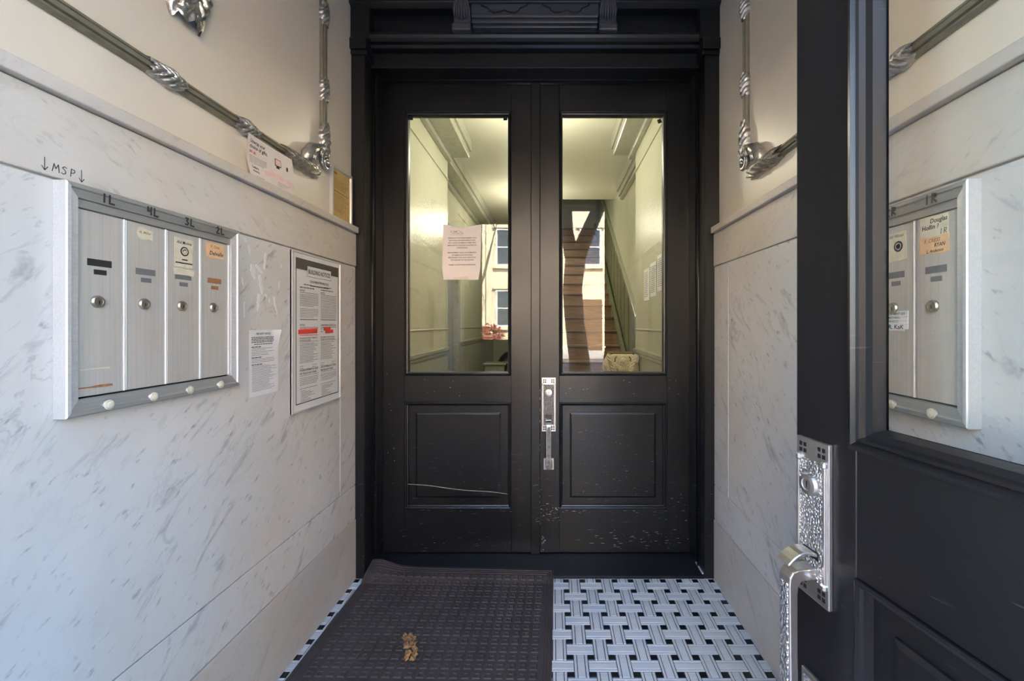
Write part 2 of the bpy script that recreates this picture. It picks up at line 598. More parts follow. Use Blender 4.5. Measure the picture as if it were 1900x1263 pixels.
# ------------------------------------------------------------------ side walls of the vestibule
def side_wall(name, sgn, xm, xp, yseam, label):
    """sgn -1 left, +1 right; xm marble face, xp plaster face"""
    def bx(mb, xa, xb, y0, y1, z0, z1):
        return mb.box(min(xa, xb), max(xa, xb), y0, y1, z0, z1)
    root = bx(MB(), xp, xp + sgn * 0.16, -0.02, 2.0, 0.0, 3.12).build(name, 'plaster')
    struct(root, label)
    bx(MB(), xp + sgn * 0.002, xm + sgn * 0.006, -0.02, YS, 0.0, ZC0).build('grout_bed', 'grout', root)
    g = 0.0016
    def slab(nm, y0, y1, z0, z1, mat, proud=0.0):
        return bx(MB(), xp + sgn * 0.001, xm - sgn * proud, y0 + g, y1 - g, z0 + g, z1 - g).build(nm, mat, root, bevel=0.0025, seg=2)
    slab('marble_base', -0.02, YS + 0.0016, 0.0, 0.286, 'marble_base', 0.002)
    slab('marble_band', -0.02, YS, 0.286, 0.447, 'marble')
    slab('marble_panel', -0.02, yseam, 0.447, 1.472, 'marble')
    slab('marble_panel', yseam, YS, 0.447, 1.472, 'marble')
    slab('marble_frieze', -0.02, YS, 1.472, ZC0, 'marble_frieze', 0.004)
    cap = bx(MB(), xp + sgn * 0.001, xm - sgn * 0.021, -0.02, YS - 0.012, ZC0, ZC1).build('marble_cap', 'marble_cap', root, bevel=0.003, seg=2)
    # white caulk in the upright joint
    bx(MB(), xm + sgn * 0.004, xm - sgn * 0.0006, yseam - 0.0022, yseam + 0.0022, 0.45, 1.47).build('caulk_joint', 'paper', root)
    return root

wall_left = side_wall('wall_left', -1, XL, PL, 1.841, 'left vestibule wall, marble wainscot under greige plaster')
wall_right = side_wall('wall_right', 1, XR, PR, 1.826, 'right vestibule wall, marble wainscot under greige plaster')

# ------------------------------------------------------------------ picture mouldings with silver ornaments
PROF = [(-0.019, 0.0), (-0.019, -0.007), (-0.014, -0.013), (-0.009, -0.012), (-0.0065, -0.009), (-0.005, -0.016), (0.003, -0.019),
        (0.006, -0.012), (0.008, -0.016), (0.014, -0.015), (0.019, -0.007), (0.019, 0.0)]

def leaf_wrap(mb, cx, cz, ang, L, W, H, seed=0, twist=1.0):
    """acanthus leaf wrapped over a moulding: deep slanting lobes, ragged tips"""
    ca, sa = math.cos(ang), math.sin(ang)
    def fn(u, v):
        th = v * PI
        s = u
        side = math.cos(th)
        mid = abs(side)
        env = 0.80 + 0.30 * math.sin(PI * s) ** 0.7 + 0.10 * math.sin(3 * PI * s + seed)
        lobe = abs(math.sin(4.5 * PI * (s + 0.28 * mid * twist) + seed))       # slanting lobes either side of the midrib
        rid = 0.72 + 0.38 * lobe ** 0.6 + 0.14 * math.exp(-(side / 0.16) ** 2) + 0.05 * math.sin(23 * th + 9 * s)
        tip = 0.09 * abs(math.sin(3.5 * th + seed)) * (1 if s > 0.5 else -1) * (abs(s - 0.5) * 2) ** 3
        a = (s - 0.5 + tip) * L
        b = W * env * side * (1 + 0.10 * (lobe - 0.5) * mid)
        o = -H * (0.86 + 0.2 * math.sin(PI * s)) * math.sin(th) ** 0.8 * rid
        return (cx + a * ca - b * sa, o - 0.0005, cz + a * sa + b * ca)
    mb.grid(fn, 44, 26)

def volute(mb, cx, cz, r0, turns, tube_r, y, start=0.0, flip=1):
    pts, rad = [], []
    n = int(turns * 14)
    for i in range(n + 1):
        t = i / n
        r = r0 * (1 - 0.86 * t)
        a = start + flip * turns * 2 * PI * t
        pts.append((cx + r * math.cos(a), y - 0.006 * t, cz + r * math.sin(a)))
        rad.append(tube_r * (1 - 0.55 * t))
    mb.tube(pts, rad, 8)
    mb.lathe([(0.0005, y - 0.020), (0.006, y - 0.018), (0.008, y - 0.008), (0.008, y)], (cx, 0, cz), 'y', 10)

def moulding(name, sgn, rot, xp, ycor, zrail, spots_h, spots_v, label):
    root = empty(name, (xp, 0, 0), rot)
    struct(root, label)
    k = -sgn                                  # local x = k * world Y
    a, b = k * 0.02, k * (ycor - 0.085)
    MB().prism([(y, zrail + z) for z, y in PROF], 'x', min(a, b), max(a, b)).build('rail_moulding', 'pewter', root)
    MB().prism([(k * ycor + z, y) for z, y in PROF], 'z', zrail + 0.12, 2.98).build('upright_moulding', 'pewter', root)
    for i, y in enumerate(spots_h):
        mb = MB(); leaf_wrap(mb, k * y, zrail, 0, 0.085, 0.0215, 0.026, i * 1.7, k)
        mb.build('leaf_ornament', 'silver', root, smooth=True)
    for i, z in enumerate(spots_v):
        mb = MB(); leaf_wrap(mb, k * ycor, z, R(90), 0.085, 0.0205, 0.026, 1 + i * 2.1, k)
        mb.build('leaf_ornament', 'silver', root, smooth=True)
    # corner scroll: leaf on the rail end, arched shell, volute, leaf on the upright
    mb = MB(); leaf_wrap(mb, k * (ycor - 0.16), zrail - 0.002, 0, 0.20, 0.026, 0.030, 0.4, k)
    mb.build('corner_leaf', 'silver', root, smooth=True)
    mb = MB(); leaf_wrap(mb, k * (ycor + 0.002), zrail + 0.155, R(90), 0.13, 0.024, 0.028, 2.2, k)
    mb.build('corner_leaf', 'silver', root, smooth=True)
    mb = MB()
    pts = [(k * (ycor - 0.135), -0.010, zrail + 0.0), (k * (ycor - 0.130), -0.016, zrail + 0.045), (k * (ycor - 0.100), -0.018, zrail + 0.078),
           (k * (ycor - 0.060), -0.018, zrail + 0.092), (k * (ycor - 0.015), -0.014, zrail + 0.115)]
    mb.tube(pts, [0.020, 0.023, 0.023, 0.022, 0.015], 10)
    for j in range(5):
        q = pts[1 + j // 2]
        mb.tube([(q[0] + k * 0.01 * j, -0.040, q[2] - 0.02), (q[0] + k * (0.01 * j + 0.006), -0.042, q[2] + 0.012)], [0.004, 0.003], 6)
    mb.build('shell_scroll', 'silver', root, smooth=True)
    mb = MB(); volute(mb, k * (ycor + 0.006), zrail + 0.062, 0.032, 1.7, 0.0105, -0.012, R(90), k)
    mb.build('volute', 'silver', root, smooth=True)
    return root

moulding('trim_1', -1, LEFT, PL, 1.735, 1.806, (0.42, 1.024, 1.292), (2.165, 2.475, 2.77), 'pewter picture moulding with silver leaf ornaments on the left wall')
moulding('trim_2', 1, RIGHT, PR, 1.700, 1.792, (0.40, 0.945, 1.28), (2.165, 2.475, 2.77), 'pewter picture moulding with silver leaf ornaments on the right wall')
# centre drop ornament inside the left frame
orn = empty('trim_3', (PL, 1.085, 2.005), LEFT)
struct(orn, 'silver leaf drop ornament high on the left wall')
mb = MB(); leaf_wrap(mb, 0.0, 0.075, R(90), 0.19, 0.048, 0.030, 0.9, 1.4); mb.build('leaf_ornament', 'silver', orn, smooth=True)
mb = MB(); leaf_wrap(mb, 0.035, 0.055, R(75), 0.12, 0.024, 0.032, 2.9, -1.2); mb.build('leaf_ornament', 'silver', orn, smooth=True)
mb = MB(); leaf_wrap(mb, -0.035, 0.065, R(105), 0.12, 0.024, 0.032, 1.9, 1.2); mb.build('leaf_ornament', 'silver', orn, smooth=True)

# ------------------------------------------------------------------ ceiling of the vestibule, street wall, back wall
struct(MB().box(-1.2, 1.05, -0.25, 2.02, 3.05, 3.25).build('ceiling', 'ceiling'), 'vestibule ceiling')
OX0, OX1, OZ = -0.885, 0.600, 2.47        # street doorway
wf = struct(MB().box(-7, OX0, -0.30, -0.02, -0.3, 11).build('wall_front', 'brownstone'), 'street front wall around the outer doorway')
MB().box(OX1, 7, -0.30, -0.02, -0.3, 11).build('wall_pier', 'brownstone', wf)
MB().box(OX0, OX1, -0.30, -0.02, OZ, 11).build('wall_header', 'brownstone', wf)
MB().box(OX1 - 0.001, PR + 0.01, -0.02, 0.03, 0, 3.06).build('wall_return', 'plaster', wf)
wb_ = struct(MB().box(-1.4, PL, 2.0, 2.24, 0, 3.25).build('wall_back', 'plaster'), 'wall around the inner doors')
MB().box(PR, 1.3, 2.0, 2.24, 0, 3.25).build('wall_side_pier', 'plaster', wb_)
MB().box(PL, PR, 2.075, 2.24, 2.58, 3.25).build('wall_header', 'plaster', wb_)

# ------------------------------------------------------------------ inner door case
JL, JR = -0.887, 0.719
HZ = 2.456
case = empty('trim_4', (0, 0, 0))
struct(case, 'black painted door case with pilasters and carved overdoor panel')
for nm, x0, x1 in (('pilaster', PL, JL), ('pilaster', JR, PR)):
    MB().box(x0, x1, YS, 2.24, 0.0, 2.476).build(nm, 'black_v', case, bevel=0.003)
for x0, x1, s in ((PL, JL, 1), (JR, PR, -1)):
    xa, xb = (x0, x1 + 0.014) if s > 0 else (x0 - 0.014, x1)
    cp = MB()
    cp.box(xa, xb, YS - 0.018, 2.10, 2.492, 2.545)
    cp.prism([(xa if s > 0 else xb, 2.470), (xb if s > 0 else xa, 2.470), (xb if s > 0 else xa, 2.492), (xa if s > 0 else xb, 2.492)], 'y', YS - 0.008, 2.10)
    cp.build('capital', 'black_clean', case, bevel=0.004, seg=2)
    MB().box(xa - (0 if s > 0 else 0.012), xb + (0.012 if s > 0 else 0), YS - 0.008, 2.10, 2.545, 2.72).build('block', 'black_clean', case, bevel=0.003)
# bead down each reveal, and the stop
for x, s in ((JL, 1), (JR, -1)):
    bd = MB(); bd.lathe([(0.007, 0.013), (0.007, HZ)], (x + s * 0.001, 2.070, 0), 'z', 10); bd.build('reveal_bead', 'black_v', case, smooth=True)
    MB().box(min(x, x + s * 0.008), max(x, x + s * 0.008), 2.10, YD - 0.004, 0.013, HZ).build('door_stop', 'black_v', case, bevel=0.002)
MB().box(JL, JR, 2.06, 2.24, HZ, 2.60).build('lintel_fascia', 'black_clean', case, bevel=0.003)
MB().box(JL, JR, 2.155, 2.178, HZ - 0.007, HZ).build('head_stop', 'black_clean', case)
rl = MB()
rl.prism([(2.0700, 2.5240), (2.0270, 2.5290), (2.0170, 2.5400), (2.0000, 2.5440), (1.9880, 2.5540), (1.9820, 2.5660), (1.9850, 2.5790), (1.9940, 2.5880), (2.0700, 2.5900)], 'x', JL - 0.005, JR + 0.005)
rl.build('roll_moulding', 'black_clean', case, smooth=False, bevel=0.002)
MB().box(JL - 0.03, JR + 0.03, 2.03, 2.24, 2.588, 2.700).build('frieze_board', 'black_clean', case)
cn = MB(); cn.prism([(2.10, 2.690), (1.985, 2.690), (1.962, 2.705), (1.955, 2.75), (1.925, 2.78), (1.905, 2.83), (2.10, 2.83)], 'x', PL, PR)
cn.build('cornice', 'black_clean', case, bevel=0.002)
# overdoor panel between two consoles
pcx = -0.082
pan = MB().box(pcx - 0.300, pcx + 0.300, 1.9700, 2.05, 2.6470, 3.0100).build('overdoor_panel', 'black_reflect_tint', case, bevel=0.003)
for k, (y0, z0, z1) in enumerate(((1.9600, 2.6320, 2.6480), (1.9720, 2.6140, 2.6320), (1.9850, 2.6000, 2.6140), (2.0020, 2.5700, 2.6000))):
    MB().box(pcx - 0.296, pcx + 0.296, y0, 2.05, z0, z1).build('panel_moulding', 'black_reflect_tint', case, bevel=0.004, seg=2)
for s in (-1, 1):
    cx = pcx + s * 0.145
    pts = []
    for (u, z) in ((-0.118, 3.0100), (-0.124, 2.7640), (-0.122, 2.7190), (-0.105, 2.6920), (-0.075, 2.6800), (-0.068, 2.6680), (-0.050, 2.6590), (-0.028, 2.6610), (0.0, 2.6700),
                   (0.028, 2.6610), (0.050, 2.6590), (0.068, 2.6680), (0.075, 2.6800), (0.105, 2.6920), (0.122, 2.7190), (0.124, 2.7640), (0.118, 3.0100)):
        pts.append((cx + u, 1.9695, z))
    MB().tube(pts, 0.0035, 6).build('shield_groove', 'groove', pan)
for s in (-1, 1):
    cx = pcx + s * 0.342
    con = MB().box(cx - 0.040, cx + 0.040, 1.9750, 2.05, 2.5760, 3.0100).build('console', 'black_reflect_tint', case, bevel=0.004)
    MB().box(cx - 0.044, cx + 0.044, 1.9550, 2.05, 2.5700, 2.6040).build('console_foot', 'black_reflect_tint', con, bevel=0.006, seg=2)
    for j in range(7):
        u = (j - 3) / 3
        pts = [(cx + u * 0.034, 1.9740, 2.6240 + 0.015 * abs(u)), (cx + u * 0.036, 1.9580 + 0.006 * abs(u), 2.6640), (cx + u * 0.024, 1.9520, 2.7140), (cx + u * 0.010, 1.9550, 2.7840), (cx + u * 0.034, 1.9650, 2.8840)]
        MB().tube(pts, [0.003, 0.0065, 0.007, 0.006, 0.004], 6).build('carved_leaf', 'black_reflect_tint', con, smooth=True)
sill = MB().box(JL, JR, YS + 0.003, 2.24, -0.02, 0.012).build('door_sill', 'sill', case, bevel=0.003)
sl = MB(); sl.box(JL - 0.003, JL + 0.006, YS + 0.02, YD, 0.012, 0.018); sl.box(JR - 0.006, JR + 0.003, YS + 0.02, YD, 0.012, 0.018)
sl.build('caulk_line', 'paper', case)

# ------------------------------------------------------------------ door leaves
MOULD = [(0.0, 0.0), (0.0, -0.006), (0.004, -0.009), (0.008, -0.006), (0.010, 0.001), (0.016, 0.003), (0.018, 0.014), (0.018, 0.022)]
BOLECTION = [(-0.006, 0.0), (-0.006, -0.010), (0.002, -0.014), (0.008, -0.009), (0.010, -0.012), (0.014, -0.010), (0.017, -0.001), (0.026, 0.002), (0.028, 0.012), (0.030, 0.022)]

def handle_set(door, cx, zt):
    y = 0.0
    pl = MB().box(cx - 0.0365, cx + 0.0365, -0.008, 0.0, zt - 0.280, zt).build('handle_plate', 'nickel', door, bevel=0.0015, seg=2)
    q = MB()
    for sx in (-1, 1):
        for zc in (zt - 0.018, zt - 0.262):
            for i in (-1, 1):
                for j in (-1, 1):
                    x, z = cx + sx * 0.021 + i * 0.0048, zc + j * 0.0055
                    q.box(x - 0.0033, x + 0.0033, -0.0084, -0.002, z - 0.0036, z + 0.0036)
    q.build('square_cutouts', 'groove', pl)
    MB().box(cx - 0.027, cx + 0.027, -0.0098, -0.004, zt - 0.243, zt - 0.036).build('hammered_field', 'hammered', pl)
    for s in (-1, 1):
        MB().box(cx + s * 0.0295 - 0.0028, cx + s * 0.0295 + 0.0028, -0.0125, -0.004, zt - 0.247, zt - 0.032).build('edge_bar', 'nickel', pl, bevel=0.001)
    for sx in (-1, 1):
        for z in (zt - 0.036, zt - 0.243):
            MB().box(cx + sx * 0.0285 - 0.006, cx + sx * 0.0285 + 0.006, -0.0150, -0.004, z - 0.006, z + 0.006).build('corner_stud', 'nickel', pl, bevel=0.003)
    lk = MB().lathe([(0.0195, -0.008), (0.0195, -0.014), (0.0175, -0.019), (0.0105, -0.020), (0.0100, -0.0185), (0.0005, -0.0185)], (cx, 0, zt - 0.078), 'y', 28)
    lk = lk.build('lock_cylinder', 'nickel', pl, smooth=False)
    MB().box(cx - 0.0012, cx + 0.0012, -0.0192, -0.018, zt - 0.084, zt - 0.072).build('keyhole', 'groove', pl)
    # thumb latch: a curved tongue
    th = MB()
    n = 8
    top, bot = [], []
    for i in range(n + 1):
        t = i / n
        yy = -0.006 - 0.060 * t
        zz = zt - 0.196 + 0.012 * math.sin(PI * t * 0.75) - 0.020 * t * t
        top.append((yy, zz)); bot.append((yy, zz - 0.0065 + 0.003 * t))
    th.prism(top + bot[::-1], 'x', cx - 0.0150, cx + 0.0150)
    th.build('thumb_latch', 'nickel', pl, bevel=0.0015)
    MB().box(cx - 0.017, cx + 0.017, -0.0108, -0.004, zt - 0.206, zt - 0.192).build('latch_slot', 'groove', pl)
    # grip: bent flat bar
    g = MB()
    out = [(-0.008, zt - 0.220), (-0.046, zt - 0.220), (-0.056, zt - 0.223), (-0.062, zt - 0.232), (-0.063, zt - 0.245), (-0.061, zt - 0.44), (-0.055, zt - 0.462), (-0.006, zt - 0.464)]
    inn = [(-0.006, zt - 0.448), (-0.042, zt - 0.446), (-0.0455, zt - 0.438), (-0.0465, zt - 0.262), (-0.045, zt - 0.248), (-0.038, zt - 0.240), (-0.008, zt - 0.240)]
    g.prism(out + inn, 'x', cx - 0.0130, cx + 0.0130)
    g.build('grip', 'nickel', pl, bevel=0.0022, seg=2)
    MB().box(cx - 0.0095, cx + 0.0095, -0.0645, -0.058, zt - 0.440, zt - 0.243).build('grip_inlay', 'hammered', pl, bevel=0.001)
    ft = MB().box(cx - 0.0270, cx + 0.0270, -0.007, 0.0, zt - 0.478, zt - 0.418).build('foot_plate', 'nickel', pl, bevel=0.0015)
    MB().box(cx - 0.0200, cx + 0.0200, -0.0088, -0.003, zt - 0.470, zt - 0.428).build('foot_inlay', 'hammered', pl)
    return pl

def door_leaf(root, x0, x1, ml, mr, gz0, gz1, pz0, pz1, zb, zt, prof, dots=()):
    T = 0.045
    e = 0.018 if prof is MOULD else 0.030
    gx0, gx1 = x0 + ml, x1 - mr            # visible glass
    ox0, ox1 = gx0 - e, gx1 + e            # opening in the frame
    MB().box(x0, ox0, 0, T, zb, zt).build('stile', 'black_v', root, bevel=0.0015)
    MB().box(ox1, x1, 0, T, zb, zt).build('stile', 'black_v', root, bevel=0.0015)
    MB().box(ox0, ox1, 0, T, gz1 + e, zt).build('top_rail', 'black_h', root, bevel=0.0012)
    MB().box(ox0, ox1, 0, T, pz1 + 0.004, gz0 - e).build('lock_rail', 'black_h', root, bevel=0.0012)
    MB().box(ox0, ox1, 0, T, zb, pz0 - 0.004).build('bottom_rail', 'black_h', root, bevel=0.0012)
    a = MB(); a.frame(ox0, ox1, gz0 - e, gz1 + e, prof)
    a.frame(ox0, ox1, gz0 - e, gz1 + e, [(u, T - y) for u, y in MOULD[:-1]] + [(e, 0.026)])
    a.build('glazing_moulding', 'black_v', root)
    pane = MB().box(ox0 + 0.002, ox1 - 0.002, 0.020, 0.025, gz0 - e + 0.002, gz1 + e - 0.002).build('glass_pane', 'glass', root)
    for (dx, dz) in dots:
        d = MB()
        c = Vector((gx0 + dx if dx >= 0 else gx1 + dx, gz1 - dz))
        ang = random.uniform(-0.4, 0.4)
        pts = [(c.x + 0.014 * math.cos(ang + R(45 + 90 * k)), c.y + 0.014 * math.sin(ang + R(45 + 90 * k))) for k in range(4)]
        d.prism(pts, 'y', 0.016, 0.020)
        d.build('glass_pad', 'groove', pane)
    b = MB(); b.frame(ox0, ox1, pz0 - 0.004, pz1 + 0.004, [(0, 0), (0, -0.005), (0.004, -0.007), (0.009, -0.004), (0.011, 0.002), (0.017, 0.005), (0.019, 0.013)])
    b.build('panel_moulding', 'black_h', root)
    MB().box(ox0, ox1, 0.012, 0.034, pz0 - 0.004, pz1 + 0.004).build('panel', 'black_h', root)
    f = MB()
    i0 = 0.055
    f.frame(ox0 + i0, ox1 - i0, pz0 + i0 * 0.9, pz1 - i0 * 0.9, [(0, 0.0125), (0.001, 0.0075), (0.010, 0.004)])
    f.rect(ox0 + i0 + 0.010, ox1 - i0 - 0.010, pz0 + i0 * 0.9 + 0.010, pz1 - i0 * 0.9 - 0.010, 0.004)
    f.build('raised_field', 'black_h', root)
    return pane

S = YD / 781.0
d1 = struct(empty('door_1', (0, YD, 0)), 'left leaf of the black inner doors with a notice taped to its glass')
pane1 = door_leaf(d1, -0.883, -0.074, 0.1315, 0.159, 0.953, 2.291, 0.247, 0.791, 0.016, 2.4500, MOULD, ((0.010, 0.008), (-0.014, 0.010)))
MB().box(-0.112, -0.063, -0.014, -0.0005, 0.010, 2.452).build('astragal', 'black_v', d1, bevel=0.004, seg=2)
# long dry split in the lower panel
sc = MB()
p0, p1 = Vector((-0.752, 0.370)), Vector((-0.236, 0.318))
pp = [p0 + (p1 - p0) * t + Vector((0, 0.003 * math.sin(9 * t) - 0.004 * (t - 0.5) ** 2)) for t in [i / 14 for i in range(15)]]
sc.ribbon([(p.x, p.y) for p in pp], 0.0024, 0.0032)
sc.build('paint_split', 'paper_cream', d1)
d2 = struct(empty('door_2', (0, YD, 0)), 'right leaf of the black inner doors with the nickel handle')
pane2 = door_leaf(d2, -0.070, 0.714, 0.1235, 0.1365, 0.953, 2.291, 0.247, 0.791, 0.016, 2.4500, MOULD, ((-0.016, 0.024),))
handle_set(d2, -0.070 + 0.0510, 0.9255)
# worn paint: bare chips along the meeting edge, rails and mouldings of both leaves
def chips(door, spots, seed):
    r = random.Random(seed)
    m = MB()
    for (xa, xb, za, zb, n, sx, sz, y) in spots:
        for _ in range(n):
            cx, cz = r.uniform(xa, xb), r.uniform(za, zb)
            k = r.uniform(0.35, 1.0) ** 2
            pts = []
            for q in range(6):
                a = q * PI / 3 + r.uniform(-0.35, 0.35)
                pts.append((cx + sx * k * math.cos(a) * r.uniform(0.4, 1), cz + sz * k * math.sin(a) * r.uniform(0.4, 1)))
            m.poly(pts, y)
    o = m.build('paint_chips', 'bare_wood', door)
    o['kind'] = 'stuff'
chips(d1, [(-0.0655, -0.0633, 0.02, 0.90, 34, 0.0020, 0.011, -0.0143), (-0.78, -0.22, 0.03, 0.10, 14, 0.010, 0.0016, -0.0003), (-0.88, -0.20, 0.228, 0.236, 18, 0.012, 0.0012, -0.0003),
           (-0.87, -0.80, 0.3, 0.95, 12, 0.003, 0.005, -0.0003), (-0.78, -0.20, 0.815, 0.92, 10, 0.006, 0.003, -0.0003)], 1)
chips(d2, [(-0.060, 0.04, 0.18, 0.27, 40, 0.010, 0.0028, -0.0003), (-0.060, -0.035, 0.02, 0.10, 16, 0.006, 0.0045, -0.0003), (0.20, 0.70, 0.035, 0.135, 70, 0.016, 0.0016, -0.0003),
           (0.59, 0.705, 0.06, 0.34, 26, 0.009, 0.0022, -0.0003), (0.05, 0.60, 0.222, 0.234, 26, 0.014, 0.0012, -0.0003), (0.05, 0.66, 0.82, 0.92, 26, 0.010, 0.0014, -0.0003),
           (0.15, 0.52, 0.33, 0.70, 34, 0.014, 0.0011, 0.0036), (0.045, 0.056, 0.25, 0.78, 16, 0.0018, 0.007, -0.0003)], 2)
MB().box(-0.082, -0.070, -0.012, -0.003, 2.448, 2.462).build('top_bolt', 'paper', d1)

# street doors: right leaf swung in, left leaf shut
ODIR = math.atan2(-0.9859, 0.1676)
OW = 0.755
d3 = struct(empty('door_3', (0.458 + 0.1676 * OW, 0.79 - 0.9859 * OW, 0), ODIR), 'black street door leaf swung open at the right')
pane3 = door_leaf(d3, -OW, 0.0, 0.158, 0.158, 1.040, 2.300, 0.252, 0.797, 0.014, 2.45, BOLECTION)
handle_set(d3, -OW + 0.0465, 0.997)
d4 = struct(empty('door_4', (0, -0.09, 0)), 'shut street door leaf behind the viewer')
door_leaf(d4, OX0 + 0.004, -0.140, 0.131, 0.131, 1.040, 2.270, 0.252, 0.797, 0.014, 2.45, BOLECTION)

# ------------------------------------------------------------------ floor: marble basketweave
P = 0.1514
HX, HY = 0.1776, 1.936            # centre of one lying tile
floor = struct(MB().box(-1.1, 0.95, -0.30, 2.02, -0.10, -0.0025).build('floor', 'floor_grout'), 'vestibule floor of white basketweave marble with black dots')
gp = 0.0015
def tile_mesh(w, d, name, mat, bev=0.0012):
    t = MB()
    z0, z1 = -0.012, 0.0
    b = bev
    t.add([(-w / 2, -d / 2, z0), (w / 2, -d / 2, z0), (w / 2, d / 2, z0), (-w / 2, d / 2, z0),
           (-w / 2, -d / 2, z1 - b), (w / 2, -d / 2, z1 - b), (w / 2, d / 2, z1 - b), (-w / 2, d / 2, z1 - b),
           (-w / 2 + b, -d / 2 + b, z1), (w / 2 - b, -d / 2 + b, z1), (w / 2 - b, d / 2 - b, z1), (-w / 2 + b, d / 2 - b, z1)],
          [(0, 1, 5, 4), (1, 2, 6, 5), (2, 3, 7, 6), (3, 0, 4, 7), (4, 5, 9, 8), (5, 6, 10, 9), (6, 7, 11, 10), (7, 4, 8, 11), (8, 9, 10, 11)])
    return t
LT, WT = 2 * P / 3, P / 3
wc, wsd = WT * 0.57, WT * 0.215
proto = {}
for key, w, d, mat in (('h', LT - 2 * gp, wc - 2 * gp, 'tile_white'), ('v', wc - 2 * gp, LT - 2 * gp, 'tile_white'), ('d', P / 6 - 1.2 * gp, P / 6 - 1.2 * gp, 'tile_black')):
    t = tile_mesh(w, d, key, mat)
    me = bpy.data.meshes.new({'h': 'lying_tile', 'v': 'upright_tile', 'd': 'black_dot'}[key])
    me.from_pydata(t.v, [], t.f); me.update(); me.materials.append(M[mat])
    proto[key] = (me, t)
rest, strips, rest_dot = MB(), MB(), MB()
def seen(x, y):
    if y < 1.33:
        return False
    return x > -0.035 or (x < -0.86 - 0.02 and y > 1.33)
def put(key, x, y, name):
    if seen(x, y):
        o = bpy.data.objects.new(name, proto[key][0])
        COL.objects.link(o)
        o.parent = floor
        o.location = (x, y, 0)
    else:
        tgt = rest_dot if key == 'd' else rest
        tgt.add([(a + x, b + y, c) for a, b, c in proto[key][1].v], proto[key][1].f)
sh = tile_mesh(LT - 2 * gp, wsd - 1.6 * gp, '', '', 0.0008)
sv = tile_mesh(wsd - 1.6 * gp, LT - 2 * gp, '', '', 0.0008)
for r in range(-30, 3):
    y = HY + r * P / 2
    for c in range(-9, 7):
        x = HX + c * P + (P / 2 if r % 2 else 0)
        if -1.0 < x < 0.87 and -0.3 < y < 2.02:
            put('h', x, y, 'lying_tile')
            for s in (-1, 1):
                yy = y + s * (wc / 2 + wsd / 2)
                strips.add([(a + x, b + yy, q) for a, b, q in sh.v], sh.f)
        xv = x + P / 2
        if -1.0 < xv < 0.87 and -0.3 < y < 2.02:
            put('v', xv, y, 'upright_tile')
            for s in (-1, 1):
                xx = xv + s * (wc / 2 + wsd / 2)
                strips.add([(a + xx, b + y, q) for a, b, q in sv.v], sv.f)
        for s in (-1, 1):
            xd, yd = x + s * P / 4, y + P / 4
            if -1.0 < xd < 0.87 and -0.3 < yd < 2.02:
                put('d', xd, yd, 'black_dot')
o = rest.build('covered_tiles', 'tile_white', floor); o['kind'] = 'stuff'
o = rest_dot.build('covered_dots', 'tile_black', floor); o['kind'] = 'stuff'
o = strips.build('tile_strips', 'tile_white', floor); o['kind'] = 'stuff'

